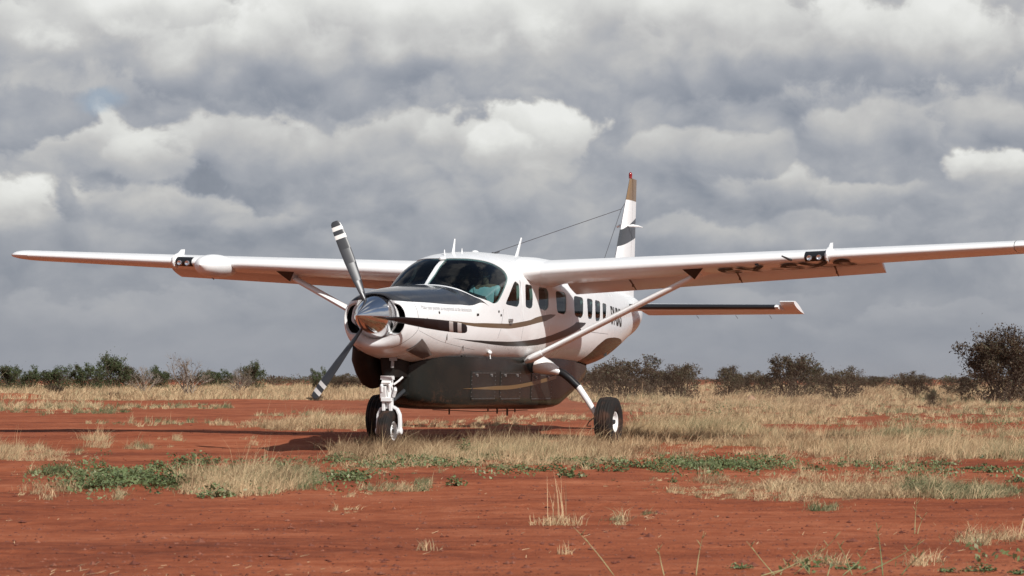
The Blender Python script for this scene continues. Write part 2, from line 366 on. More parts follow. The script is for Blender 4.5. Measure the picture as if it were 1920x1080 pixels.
def ground_material():
    m = bpy.data.materials.new('red_earth'); m.use_nodes = True; t = m.node_tree; b = t.nodes['Principled BSDF']
    tc = N(t, 'ShaderNodeTexCoord'); P_ = tc.outputs['Object']
    mp = N(t, 'ShaderNodeMapping', inp={'Vector': P_, 'Scale': (.16, .62, 1)})          # wheel-swept streaks along the strip
    a = NOISE(t, mp.outputs[0], 1.0, 7, .62); bb = NOISE(t, P_, .35, 6, .6); c = NOISE(t, P_, 6.0, 6, .65); d = NOISE(t, P_, 38, 4, .6)
    mp2 = N(t, 'ShaderNodeMapping', inp={'Vector': P_, 'Scale': (1.2, 4.5, 1)}); e = NOISE(t, mp2.outputs[0], 1.3, 6, .65)
    mixv = M_(t, 'ADD', M_(t, 'MULTIPLY', a, .36), M_(t, 'ADD', M_(t, 'MULTIPLY', bb, .22), M_(t, 'ADD', M_(t, 'MULTIPLY', c, .18), M_(t, 'MULTIPLY', e, .24))))
    col = RAMP(t, mixv, [(.36, (.085, .023, .012)), (.44, (.195, .050, .022)), (.51, (.285, .078, .033)), (.63, (.41, .145, .072))])
    # small dark crumbs and pale bits of dry stalk
    vo = N(t, 'ShaderNodeTexVoronoi', inp={'Vector': P_, 'Scale': 9.0}); cr_ = SM(t, vo.outputs['Distance'], .16, .06, 0, 1)
    cr_ = M_(t, 'MULTIPLY', cr_, SM(t, NOISE(t, P_, .9, 3, .5), .52, .62, 0, .75))
    m1 = N(t, 'ShaderNodeMix', data_type='RGBA'); t.links.new(cr_, m1.inputs['Factor']); t.links.new(col, m1.inputs[6]); m1.inputs[7].default_value = (.06, .016, .011, 1)
    g = M_(t, 'MULTIPLY', SM(t, d, .60, .70, 0, 1), SM(t, c, .45, .6, 0, .5))
    m2 = N(t, 'ShaderNodeMix', data_type='RGBA'); t.links.new(g, m2.inputs['Factor']); t.links.new(m1.outputs[2], m2.inputs[6]); m2.inputs[7].default_value = (.42, .22, .12, 1)
    t.links.new(m2.outputs[2], b.inputs['Base Color']); b.inputs['Roughness'].default_value = .95; b.inputs['Specular IOR Level'].default_value = .15
    bh = M_(t, 'ADD', M_(t, 'MULTIPLY', c, 1.0), M_(t, 'MULTIPLY', d, .45))
    bp = N(t, 'ShaderNodeBump', inp={'Height': bh, 'Strength': .7, 'Distance': .04}); t.links.new(bp.outputs[0], b.inputs['Normal'])
    MATS['red_earth'] = m
ground_material()
g_ = big_mesh('ground', gv_, gf, 'red_earth', smooth=True); tag(g_, 'red earth airstrip with dry patches running out to the horizon', None, None, 'structure')

# ================================================================== GRASS AND LOW PLANTS
def tint_material(name, stops, rough=.75, trans=.25):
    m = bpy.data.materials.new(name); m.use_nodes = True; t = m.node_tree; b = t.nodes['Principled BSDF']
    at = N(t, 'ShaderNodeAttribute', attribute_name='tint'); c = RAMP(t, at.outputs['Fac'], stops)
    t.links.new(c, b.inputs['Base Color']); b.inputs['Roughness'].default_value = rough; b.inputs['Specular IOR Level'].default_value = .25
    tl = N(t, 'ShaderNodeBsdfTranslucent', inp={'Color': c}); mx = N(t, 'ShaderNodeMixShader', inp={0: trans}); o = t.nodes['Material Output']
    t.links.new(b.outputs[0], mx.inputs[1]); t.links.new(tl.outputs[0], mx.inputs[2]); t.links.new(mx.outputs[0], o.inputs[0]); MATS[name] = m
tint_material('grass_blades', [(0, (.27, .18, .10)), (.2, (.68, .50, .295)), (.35, (.60, .46, .27)), (.5, (.30, .27, .15)), (.65, (.17, .18, .09)), (.8, (.10, .135, .055)), (1, (.055, .095, .038))])
tint_material('leaves', [(0, (.066, .042, .028)), (.25, (.098, .070, .042)), (.5, (.058, .070, .032)), (.75, (.075, .105, .042)), (1, (.13, .165, .065))], .6, .2)
tint_material('broad_leaves', [(0, (.075, .105, .045)), (.4, (.135, .175, .070)), (.75, (.20, .245, .11)), (1, (.34, .33, .20))], .5, .25)
tint_material('bark', [(0, (.060, .038, .028)), (.5, (.11, .078, .056)), (1, (.30, .25, .20))], .9, 0.0)
rng = np.random.default_rng(11)
def join(parts):
    Vs, Fs, Ts = [], [], []; o = 0
    for v, f, t in parts: Vs.append(v); Fs.append(f+o); Ts.append(t); o += len(v)
    return np.concatenate(Vs), np.concatenate(Fs), np.concatenate(Ts)
def blades(x, y, h, w, tint, lean=.5, z=None, wind=(.22, 0), rise=1.0):
    """curved two-piece blades: a quad and a tip, as triangles"""
    n = len(x); z = gh(x, y) if z is None else z
    a = rng.uniform(0, 2*pi, n); l = np.abs(rng.normal(0, lean, n)); dx = np.cos(a)*l+wind[0]; dy = np.sin(a)*l+wind[1]
    hx, hy = -np.sin(a+1.3), np.cos(a+1.3); hx = np.where(np.abs(hx) < .35, np.sign(hx+1e-6)*.35, hx)
    b = np.stack([x, y, z-.01], 1); m = b+np.stack([dx*h*.35, dy*h*.35, h*.55*rise], 1); t_ = b+np.stack([dx*h*1.0, dy*h*1.0, h*rise*(1-.25*np.minimum(l, 1.5))], 1)
    s = np.stack([hx*w, hy*w, np.zeros(n)], 1)
    V_ = np.stack([b-s*.5, b+s*.5, m-s*.42, m+s*.42, t_], 1).reshape(-1, 3); k = np.arange(n)*5
    F_ = np.concatenate([np.stack([k, k+1, k+3], 1), np.stack([k, k+3, k+2], 1), np.stack([k+2, k+3, k+4], 1)])
    return V_, F_, np.repeat(tint, 5)
def px_to_ground(px, py):
    y = 4557.0*H_CAM/(py-711.0)
    for _ in range(4):
        x = (px-960)/4557.0*y; y = 4557.0*(H_CAM-gh(x, y))/(py-711.0)
    return (px-960)/4557.0*y, y
def patch(cx, cy, rx, ry, n, h, tint, tv=.12, lean=.62, w=.0042, clump=20, edge=1.0, rise=1.0, dens=.40):
    """a patch of grass tufts; n tufts of `clump` blades"""
    r = np.sqrt(rng.uniform(0, 1, n))**edge; a = rng.uniform(0, 2*pi, n)
    px = cx+rx*r*np.cos(a); py = np.maximum(cy+ry*r*np.sin(a), 716); x, y = px_to_ground(px, py)
    # keep tufts in uneven drifts
    big = vnoise(x/2.6+3, y/4.5+7, 5)*.6+vnoise(x/.8+cx, y/1.3+cy, 6)*.4
    keep = big > rng.normal(dens, .10, n); x, y = x[keep], y[keep]; n2 = len(x); big = big[keep]
    th = rng.uniform(.45, 1.1, n2)*h*(.45+.85*np.clip((big-.25)*1.8, 0, 1)); tt = tint+rng.normal(0, tv, n2)+.46*(vnoise(x/1.7+11, y/2.5, 12)-.5)-.05
    X = np.repeat(x, clump); Y = np.repeat(y, clump); sp = np.repeat(th, clump)*.30
    X = X+rng.normal(0, 1, len(X))*sp; Y = Y+rng.normal(0, 1, len(Y))*sp
    th = th*np.where(rng.uniform(0, 1, n2) < .18, 1.45, 1.0)*rng.uniform(.7, 1.15, n2); Hh = np.repeat(th, clump)*rng.uniform(.45, 1.1, len(X)); T = np.clip(np.repeat(tt, clump)+rng.normal(0, .09, len(X)), 0, 1)
    W = w*rng.uniform(.7, 1.5, len(X))*np.maximum(1, Y/40)
    wx = np.repeat(.20+rng.normal(0, .42, n2), clump); wy = np.repeat(rng.normal(0, .30, n2), clump)
    one = blades(X, Y, Hh, W, T, lean*.75, rise=rise, wind=(wx, wy))
    m = len(X)//2; i = rng.integers(0, len(X), m); X2 = X[i]+rng.normal(0, .09, m); Y2 = Y[i]+rng.normal(0, .14, m)
    two = blades(X2, Y2, np.minimum(Hh[i]*.5, .09)*rng.uniform(.6, 1.3, m), W[i]*1.1, np.clip(rng.choice([.02, .08, .55, .66], m)+rng.normal(0, .06, m), 0, 1), 1.3)
    three = blades(X[i[:m//9]], Y[i[:m//9]], Hh[i[:m//9]]*1.7, W[i[:m//9]]*.8, np.clip(T[i[:m//9]]-.06, 0, 1), .45)
    return join([one, two, three])
def stuff(name, label, parts, m='grass_blades', cat='grass'):
    v, f, t = join(parts); o = big_mesh(name, v, f, m, t); tag(o, label, cat, None, 'stuff'); return o
S_, G_, O_ = .22, .80, .52     # straw, green, olive
near = []
for a in [(900,856,280,18,1100,.22,S_),(1250,862,300,22,700,.15,.2),(860,866,240,14,260,.15,.3),(780,858,120,12,330,.24,S_),(1190,846,150,18,1000,.27,S_),(1060,850,140,14,560,.26,S_),(1330,838,190,32,1500,.28,.27),(1500,852,190,30,1300,.27,.3),(1720,846,230,24,1500,.26,.32),(1860,840,120,26,700,.26,.33),
          (1450,880,160,16,500,.24,.25),(1560,900,150,26,700,.15,.14),(1650,912,130,24,560,.13,.12),(1480,922,230,18,300,.09,.12),(1300,910,180,14,120,.08,.15),(1420,895,120,20,300,.16,.2),
          (1700,872,120,12,300,.2,.2),(1800,925,110,10,330,.15,.55),(1600,815,330,12,900,.28,.34),(1300,812,120,10,500,.30,.35),(1230,822,60,10,260,.30,.30),(950,850,80,14,300,.25,S_),
          (720,832,60,14,260,.26,S_),(1010,862,250,10,520,.14,.5),(780,880,200,9,200,.1,.55)]: near.append(patch(*a[:5], a[5]*.92, *a[6:], dens=.46, lean=(1.5 if a[5] < .17 else .62)))
stuff('dry_grass', 'straw-coloured dry grass belt around the wheels and across the right of the strip', near)
mid = []
for a in [(1560,788,380,10,1100,.22,.36),(1800,772,170,22,1200,.28,.40),(1420,772,200,18,1300,.26,.32),(1300,788,110,8,300,.22,.36),(1660,762,300,12,1300,.30,.36),(1250,766,120,8,600,.30,.32),(1420,757,220,7,1000,.36,.32),(1750,820,200,10,700,.22,.6),
          (600,800,110,11,420,.25,.25),(640,790,80,8,240,.22,.3),(560,780,80,5,100,.2,.5),(860,797,150,6,110,.12,.3),(1010,786,120,5,90,.14,.25),(60,765,130,7,260,.3,.42),(230,763,120,5,130,.25,.45),(180,773,60,3,50,.2,.6),(385,765,50,4,50,.2,.5),(40,775,60,3,60,.25,.6),(270,795,110,4,40,.15,.5),(480,795,100,5,60,.15,.4)]: mid.append(patch(*a[:5], a[5]*.8, *a[6:], w=.006, dens=.51))
stuff('meadow_grass', 'dry mixed grass behind the aeroplane with red soil showing through', mid)
far = []
for a in [(350,743,420,9,3000,.62,.24),(60,735,120,10,400,.6,.26),(700,742,200,8,1100,.6,.30),(400,734,500,6,2600,.7,.28),(1500,744,500,8,2400,.65,.28),(900,738,400,8,1400,.6,.30),(960,728,1100,4,3000,.8,.36),(1650,735,320,8,1300,.7,.30),(1190,750,120,6,500,.55,.28)]: far.append(patch(*a[:5], a[5]*.62, a[6]+.03, w=.007, clump=12, lean=.5, dens=.30))
stuff('tall_far_grass', 'pale tall grass fringe along the far edge of the strip', far)
fore = []
for a in [(90,922,58,17,90,.20,.2),(40,852,60,14,120,.22,.32),(120,858,40,8,40,.17,.4),(178,834,26,6,30,.2,.3),(262,840,20,6,22,.17,.3),(299,836,10,7,12,.2,.3),(325,836,16,5,14,.13,.4),(145,758+90,8,5,6,.12,.7),(455,905,120,26,330,.24,.30),(400,915,60,16,130,.22,.25),(520,900,70,22,160,.20,.6),(570,905,30,16,90,.18,.62),
          (650,925,60,8,30,.06,.3),(640,959,30,4,10,.06,.3),(80,885,25,6,14,.12,.7),(115,883,10,7,10,.14,.6),(225,930,20,8,12,.10,.55),(735,915,60,8,50,.12,.5),(790,912,14,7,22,.12,.62),(860,905,16,7,14,.10,.7),(620,835,40,8,14,.2,.35),(460,833,30,5,12,.16,.4),
          (1720,905,22,26,60,.18,.62),(1830,1015,30,8,10,.10,.6),(1540,1055,60,10,8,.10,.45),(1740,1055,60,8,6,.08,.4),(1900,1010,30,6,8,.10,.35),(1160,978,12,7,8,.10,.35),(1545,955,26,5,16,.07,.6),(1220,965,12,3,6,.05,.5)]: fore.append(patch(*a, w=.0036, clump=26, lean=.9, dens=.38))
stuff('foreground_grass', 'scattered low grass tufts on the red soil in the foreground', fore)
# loose straw lying on the soil
n = 900; px = rng.uniform(-40, 1960, n); py = 1085-(1085-860)*rng.uniform(0, 1, n)**1.3; x, y = px_to_ground(px, py)
kp = vnoise(x/1.1, y/.8, 21) > rng.uniform(.35, .95, n); x, y = x[kp], y[kp]; n = len(x); L_ = rng.uniform(.01, .06, n)*np.where(rng.uniform(0, 1, n) < .1, 2.2, 1); an = rng.uniform(0, pi, n)
p0 = np.stack([x, y, gh(x, y)+.004], 1); x1, y1 = x+np.cos(an)*L_, y+np.sin(an)*L_; p1 = np.stack([x1, y1, gh(x1, y1)+rng.uniform(.004, .02, n)], 1); wv_ = np.stack([-np.sin(an)*.0016, np.cos(an)*.0016, np.full(n, .0009)], 1)
k = np.arange(n)*4; lv = np.stack([p0-wv_, p0+wv_, p1+wv_*.6, p1-wv_*.6], 1).reshape(-1, 3); lf = np.concatenate([np.stack([k, k+1, k+2], 1), np.stack([k, k+2, k+3], 1)])
stuff('straw_litter', 'loose pieces of dry straw lying on the red soil', [(lv, lf, np.repeat(rng.uniform(.0, .3, n), 4))], cat='straw')
# pebbles and clods
n = 6000; px = rng.uniform(-60, 1980, n); py = 1085-(1085-800)*rng.uniform(0, 1, n)**1.1; x, y = px_to_ground(px, py); r_ = rng.lognormal(-5.0, .5, n); z = gh(x, y)
oc = np.array([(1,0,0),(-1,0,0),(0,1,0),(0,-1,0),(0,0,1),(0,0,-1)], float); of_ = np.array([(0,2,4),(2,1,4),(1,3,4),(3,0,4),(2,0,5),(1,2,5),(3,1,5),(0,3,5)])
pv = (np.stack([x, y, z], 1)[:, None, :]+oc[None]*(r_[:, None, None]*rng.uniform(.6, 1.4, (n, 6, 1)))*np.array([1.2, 1.0, .7])).reshape(-1, 3); pf = (np.arange(n)[:, None, None]*6+of_[None]).reshape(-1, 3)
mat('clod', (.12, .032, .018), .95, noise=(3, .8, (.30, .12, .07)))
o = big_mesh('soil_clods', pv, pf, 'clod'); tag(o, 'small clods and pebbles of red earth on the airstrip', 'pebbles', None, 'stuff')

# ---- tufts that stand out singly
def tussock(px, py, label, nb, h, spread, tint, tall=0, tallh=.6, group=None, wd=.005):
    x0, y0 = gpt(px, py); z0 = float(gh(x0, y0)); n = nb
    X = rng.normal(0, spread, n); Y = rng.normal(0, spread*.6, n)
    parts = [blades(X, Y, h*rng.uniform(.4, 1.1, n), np.full(n, wd), np.clip(tint+rng.normal(0, .1, n), 0, 1), .9, z=np.zeros(n), wind=(0, 0))]
    if tall:
        m = tall; X = rng.normal(0, spread*.5, m); Y = rng.normal(0, spread*.3, m)
        parts.append(blades(X, Y, tallh*rng.uniform(.5, 1.05, m), np.full(m, wd*.8), np.clip(tint+rng.normal(0, .06, m), 0, 1), .12, z=np.zeros(m), wind=(-.10, 0)))
    v, f, t = join(parts); o = bpy.data.objects.new('grass_tussock', None); COL.objects.link(o); bl = big_mesh('blades', v, f, 'grass_blades', t); bl.parent = o; bl['kind'] = 'stuff'; o.location = (x0, y0, z0); tag(o, label, 'grass tuft', group); return o
tussock(1048, 985, 'dry straw tussock with tall thin stalks standing alone in the middle foreground', 130, .10, .075, .18, 16, .40)
tussock(1060, 1040, 'tiny dry tuft just below the tall-stalked tussock', 30, .07, .02, .25, 3, .12)
tussock(800, 1036, 'wiry brown dead weed on bare soil left of centre foreground', 34, .09, .035, .10, 3, .1)
tussock(1000, 985, 'thin straw sprig beside the left edge of the tall-stalked tussock', 10, .06, .015, .2, 2, .12)
tussock(712, 862, 'upright straw tuft growing in front of the nose wheel', 60, .22, .07, .18, 12, .42)
def stalks(px, py, label, segs, tint=.3):
    """single long stalks: list of (dx, dy_up, bend) in photo-sized metres"""
    x0, y0 = gpt(px, py); root = bpy.data.objects.new('grass_stalk', None); COL.objects.link(root); root.location = (x0, y0, float(gh(x0, y0))); tag(root, label, 'grass stalk')
    for (ox, dx, h, bend) in segs:
        b = MB()
        pts = [Vector((ox+dx*u+bend*math.sin(u*pi), .05*math.sin(u*3+ox*9), h*u)) for u in np.linspace(0, 1, 7)]
        b.tube(pts, [.0030*(1-.65*i/6) for i in range(7)], 5)
        for u in (.82, .9, .96):
            p = pts[int(u*6)]; b.tube([p, p+Vector((.02*(1 if u > .85 else -1), 0, .03))], [.003, .0008], 4)
        b.build('stalk', mat('stalk_%d' % int(tint*100), (.42-.3*tint, .34-.12*tint, .17-.08*tint), .8), root, True, 0)
    return root
stalks(1305, 1079, 'single straight straw stalk at the bottom edge, right of centre', [(0, .04, .22, 0)], .2)
stalks(1245, 1079, 'thin leaning straw stalk at the bottom edge', [(0, -.03, .15, 0), (-.25, -.20, .24, .01)], .2)
stalks(1655, 1079, 'tall green stalk at the bottom edge between the leafy weeds', [(0, -.03, .26, .01), (.10, .10, .12, 0)], .9)
stalks(1445, 1079, 'bent dry stalks crossing over the leafy weeds at the bottom edge', [(0, .28, .14, .02), (.02, -.14, .17, .0), (.12, .22, .22, .02), (.2, -.1, .12, 0), (.05, .05, .08, 0), (-.05, .2, .05, .01)], .35)
stalks(1580, 1079, 'slender curved olive stalks at the bottom right', [(0, .12, .12, .02), (.05, -.08, .17, .01), (-.08, .05, .1, 0), (.1, .3, .18, .03)], .6)
stalks(1715, 1000, 'fine upright seed stalk on bare soil at the right', [(0, .015, .22, .005), (.02, .05, .13, 0)], .3)

# ---- leafy green weeds
def leafy(px, py, w, h, nl, ls, label, tint=.4, group=None):
    x0, y0 = gpt(px, py); n = nl; n = int(n*1.1); ls = ls*(.5+.35*((px*7) % 10)/10); tint = .28+.34*((px*13) % 17)/17; h = h*.85; r = np.sqrt(rng.uniform(0, 1, n)); a = rng.uniform(0, 2*pi, n)
    cx = r*np.cos(a)*w/2; cy = r*np.sin(a)*w*.38; lump = .55+.9*vnoise(cx*9+px, cy*9, 3)
    cz = h*(1-r**2*.7)*rng.uniform(.15, 1, n)*lump; s = ls*rng.uniform(.5, 1.25, n)
    az = rng.uniform(0, 2*pi, n); tilt = rng.uniform(-.2, 1.15, n)
    d = np.stack([np.cos(az)*np.cos(tilt), np.sin(az)*np.cos(tilt), np.sin(tilt)], 1); q = np.stack([-np.sin(az), np.cos(az), rng.normal(0, .35, n)], 1); q /= np.linalg.norm(q, axis=1)[:, None]
    c = np.stack([cx, cy, cz], 1); up = np.cross(d, q)
    A = c-d*s[:, None]*.5; B = c+q*s[:, None]*.45-d*s[:, None]*.1+up*s[:, None]*.10; C2 = c+d*s[:, None]*.55; D = c-q*s[:, None]*.45-d*s[:, None]*.1+up*s[:, None]*.10; E_ = c+d*s[:, None]*.05
    v = np.stack([A, B, C2, D, E_], 1).reshape(-1, 3); k = np.arange(n)*5; f = np.concatenate([np.stack([k, k+1, k+4], 1), np.stack([k+1, k+2, k+4], 1), np.stack([k+2, k+3, k+4], 1), np.stack([k+3, k, k+4], 1)])
    o = bpy.data.objects.new('leafy_weed', None); COL.objects.link(o); lo_ = big_mesh('leaves', v, f, 'broad_leaves', np.repeat(np.clip(tint+rng.normal(0, .25, n), 0, 1), 5)); lo_.parent = o; lo_['kind'] = 'stuff'; o.location = (x0, y0, float(gh(x0, y0))); tag(o, label, 'plant', group)
    # stems
    m = max(8, n//22); b = MB()
    for i in range(m):
        b.tube([(0, 0, 0), tuple(c[i]*.6+np.array([0, 0, h*.1])), tuple(c[i])], [.005, .004, .002], 4)
    st = b.build('stem', mat('weed_stem', (.10, .13, .05), .7), o, True, 0); st['kind'] = 'stuff'
    return o
for a in [(170,917,.62,.18,420,.055,'dark green leafy weed at the left end of the weed row, beside the straw clump'),
          (245,908,.70,.20,460,.055,'low spreading leafy weed, second from the left in the weed row'),
          (318,912,.50,.17,320,.055,'leafy weed touching the left side of the middle straw patch'),
          (295,878,.22,.13,120,.05,'small round leafy weed standing above the weed row at left'),
          (365,872,.55,.20,300,.055,'taller leafy weed behind the middle straw patch'),
          (205,893,.35,.1,140,.05,'flat leafy weed behind the left weed row'),
          (405,932,.32,.10,150,.05,'small leafy weed in front of the middle straw patch'),
          (450,880,.25,.13,150,.05,'dark leafy weed at the back of the straw patch, left of the yellow-green one'),
          (512,885,.50,.18,300,.05,'yellow-green bushy weed at the back of the straw patch'),
          (600,895,.40,.10,170,.05,'trailing leafy weed right of the straw patch'),
          (640,868,.45,.16,240,.055,'leafy weed left of the grass belt under the nose'),
          (655,900,.42,.14,190,.05,'leafy weed on bare soil below the grass belt'),
          (700,872,.3,.08,110,.05,'flat weed just below the nose wheel'),
          (868,855,.42,.26,230,.05,'dark upright weed in the straw right of the nose wheel'),
          (780,868,.40,.14,170,.05,'green weed in front of the nose wheel grass'),
          (950,882,.45,.09,160,.05,'flat green weed on the near edge of the belt below the pod'),
          (1020,885,.4,.09,140,.05,'low green weed right of the one below the pod'),
          (1072,896,.30,.1,130,.055,'small leafy weed on bare soil above the tall-stalked tussock'),
          (1100,880,.35,.12,170,.055,'round leafy weed below the left main wheel'),
          (1150,884,.35,.12,170,.055,'round leafy weed right below the left main wheel'),
          (1205,878,.42,.10,150,.05,'trailing weed right of the main wheel on the belt edge'),
          (1240,886,.35,.08,110,.05,'flat sprawling weed on the red soil right of centre'),
          (1290,872,.6,.16,300,.045,'green weed at the left end of the large green patch'),
          (1350,880,.85,.22,520,.045,'large green weed patch on the belt edge right of centre'),
          (1410,884,.40,.20,260,.045,'dark green weed at the right end of the large green patch'),
          (1285,806,.9,.24,260,.05,'olive bushy weed behind the grass, right of the main wheel'),
          (1525,885,.25,.1,90,.05,'dark little weed inside the straw pile'),
          (1720,925,.22,.26,170,.04,'upright grey-green weed at the right edge of the straw pile'),
          (1760,873,.45,.1,150,.055,'leafy weed on bare soil at the right, behind the others'),
          (1855,886,.35,.12,140,.055,'leafy weed on bare soil near the right edge'),
          (1905,905,.2,.08,60,.05,'little weed touching the right edge of the picture'),
          (1815,878,.16,.05,50,.045,'tiny weed left of the one near the right edge'),
          (1390,1066,.16,0.036,70,.028,'leafy weed in the bottom row, leftmost'),
          (1520,1064,.12,0.032,50,.028,'leafy weed in the bottom row, second from left'),
          (1595,1068,.16,0.036,70,.028,'leafy weed in the bottom row at the foot of the green stalk'),
          (1780,1072,.14,0.04,70,.028,'leafy weed in the bottom row right of the green stalk'),
          (1835,1072,.18,0.048,90,.028,'largest leafy weed of the bottom row'),
          (1912,1076,.12,0.04,50,.028,'leafy weed in the bottom right corner'),
          (785,918,.18,.09,80,.04,'small grey weed on bare soil left of centre'),
          (855,912,.22,.09,90,.045,'small leafy weed on bare soil at centre'),
          (193,872,.10,.09,40,.035,'tiny weed on bare soil above the left weed row'),
          (1262,905,.10,.05,30,.035,'tiny dark weed on bare soil right of centre'),
          (1430,772,.7,.35,160,.06,'dark green sapling weed in the pale grass at right'),
          (1355,780,.9,.4,120,.06,'sparse grey weed in the pale grass behind the main wheel'),
          (1880,775,1.2,.3,240,.05,'green weed spread in the grass near the right edge'),]:
    leafy(*a)

# small green seedlings and creeping cover between the weeds
def cover():
    Cs = []
    for (cx, cy, rx, ry, n) in ((400,895,290,26,420),(800,880,180,16,260),(1150,880,200,12,260),(1360,876,130,14,220),(1750,880,200,14,150),(1650,1060,280,18,22),(1500,770,420,30,260),(250,900,200,40,120),(1830,800,160,16,120)):
        px = cx+rx*rng.uniform(-1, 1, n); py = cy+ry*rng.normal(0, .55, n); x, y = px_to_ground(px, np.clip(py, 730, 1078)); k = vnoise(x/.7, y/1.1, 31) > rng.uniform(.3, .7, n); x, y = x[k], y[k]
        m = 16; r = rng.uniform(.02, .10, len(x)); X = np.repeat(x, m)+rng.normal(0, 1, len(x)*m)*np.repeat(r, m); Y = np.repeat(y, m)+rng.normal(0, 1, len(x)*m)*np.repeat(r, m); Z = gh(X, Y)+rng.uniform(.005, .07, len(X))
        Cs.append((np.stack([X, Y, Z], 1), np.repeat(rng.uniform(.1, .9, len(x)), m)))
    c = np.concatenate([a for a, _ in Cs]); tt = np.concatenate([b for _, b in Cs]); n = len(c); s = rng.uniform(.008, .024, (n, 1))
    d = rng.normal(0, 1, (n, 3)); d /= np.linalg.norm(d, axis=1)[:, None]; e = np.cross(d, rng.normal(0, 1, (n, 3))); e /= np.linalg.norm(e, axis=1)[:, None]
    v = np.stack([c-d*s, c+e*s*.55, c+d*s, c-e*s*.55], 1).reshape(-1, 3); k = np.arange(n)*4; f = np.concatenate([np.stack([k, k+1, k+2], 1), np.stack([k, k+2, k+3], 1)])
    o = big_mesh('ground_cover', v, f, 'broad_leaves', np.repeat(np.clip(tt+rng.normal(0, .1, n), 0, 1), 4)); tag(o, 'small creeping green seedlings scattered over the red soil and between the grass', 'ground cover', None, 'stuff')
cover()

# ================================================================== BUSHES
def bush_mesh(seed, H, W, stems, depth, leaves, leaf, tl, tb, spread=.55, bare_top=0, low=0):
    """branching shrub: returns twig mesh and leaf mesh arrays; origin at base"""
    r = random.Random(seed); tips = []; tw = []
    def grow(p, d, l, rad, k):
        q = p+d*l; mid_ = p+d*l*.5+Vector((r.gauss(0, .04), r.gauss(0, .04), r.gauss(0, .03)))*l
        tw.append((p, mid_, q, rad, rad*.62))
        if k <= 2: tips.append((mid_, k)); tips.append((q, k))
        if k == 0: return
        for _ in range(r.choice((2, 2, 3)) if k > 1 else 3):
            nd = (d+Vector((r.gauss(0, spread), r.gauss(0, spread), r.gauss(.10, spread*.6)))).normalized()
            if q.z+nd.z*l < .05: nd.z = abs(nd.z)
            grow(q, nd, l*r.uniform(.60, .86), rad*.62, k-1)
    for i in range(stems):
        a = r.uniform(0, 2*pi); b = r.uniform(.1, .85); base = Vector((r.gauss(0, .07)*W, r.gauss(0, .07)*W, 0))
        d = Vector((cos(a)*b*W/H, sin(a)*b*W/H, 1.0)).normalized(); grow(base, d, H*.33*r.uniform(.7, 1.05), .014*H+.006, depth)
    mz = max(t[0].z for t in tips); mxx = np.percentile([math.hypot(t[0].x, t[0].y) for t in tips], 92)
    kz = H/mz; kx = (W/2)/mxx
    S = Vector((kx, kx, kz)); sc = lambda v: Vector((v.x*kx, v.y*kx, v.z*kz))
    tv, tf, tt = [], [], []
    for p, m, q, r0, r1 in tw:
        p, m, q = sc(p), sc(m), sc(q); d = (q-p).normalized(); a = d.orthogonal().normalized(); c = d.cross(a); base = len(tv)
        for (o_, rr_) in ((p, r0), (m, (r0+r1)/2), (q, r1)):
            for j in range(3): tv.append(o_+(a*cos(2.094*j)+c*sin(2.094*j))*rr_)
        for s2 in (0, 3):
            for j in range(3):
                j2 = (j+1) % 3; tf.append((base+s2+j, base+s2+j2, base+s2+3+j2)); tf.append((base+s2+j, base+s2+3+j2, base+s2+3+j))
        tt += [min(1, max(0, tb+r.gauss(0, .08)))]*9
    g = np.random.default_rng(seed); tp = np.array([sc(t[0]) for t in tips]); n = leaves
    if n:
        wgt = np.clip(1.0-(tp[:, 2]/H)*bare_top, .02, 1); wgt = wgt*(.2+vnoise(tp[:, 0]*2+9, tp[:, 2]*2+tp[:, 1], seed)**1.5); idx = g.choice(len(tp), n, p=wgt/wgt.sum()); c = tp[idx]+g.normal(0, .024*H+.012, (n, 3))*np.array([1, 1, .7]); c[:, 2] = np.maximum(c[:, 2], .05)
        rr0 = np.hypot(c[:, 0], c[:, 1]); kk = rr0 > W*.56; c[kk, :2] *= (W*.5/rr0[kk])[:, None]
        if low > 0:                                                # foliage down to the ground
            k0 = int(n*low); a_ = g.uniform(0, 2*pi, k0); r_ = np.sqrt(g.uniform(0, 1, k0)); c[:k0] = np.stack([np.cos(a_)*r_*W*.42, np.sin(a_)*r_*W*.42, np.abs(g.normal(0, .24*H, k0))+.03], 1)
            c[:k0, 2] *= .6+.9*vnoise(c[:k0, 0]*3+5, c[:k0, 1]*3, seed+3)
        d = g.normal(0, 1, (n, 3)); d /= np.linalg.norm(d, axis=1)[:, None]; e = np.cross(d, g.normal(0, 1, (n, 3))); e /= np.linalg.norm(e, axis=1)[:, None]; s = leaf*g.uniform(.6, 1.5, (n, 1))
        lv = np.stack([c-d*s, c+e*s*.5, c+d*s, c-e*s*.5], 1).reshape(-1, 3); k = np.arange(n)*4; lf = np.concatenate([np.stack([k, k+1, k+2], 1), np.stack([k, k+2, k+3], 1)])
        tl_ = np.repeat(np.clip(tl+g.normal(0, .13, n)+.25*(vnoise(c[:, 0]*1.5, c[:, 2]*1.5+c[:, 1], 4)-.5), 0, 1), 4)
    else: lv = np.zeros((0, 3)); lf = np.zeros((0, 3), int); tl_ = np.zeros(0)
    return (np.array([tuple(v) for v in tv]), np.array(tf), np.array(tt)), (lv, lf, tl_)
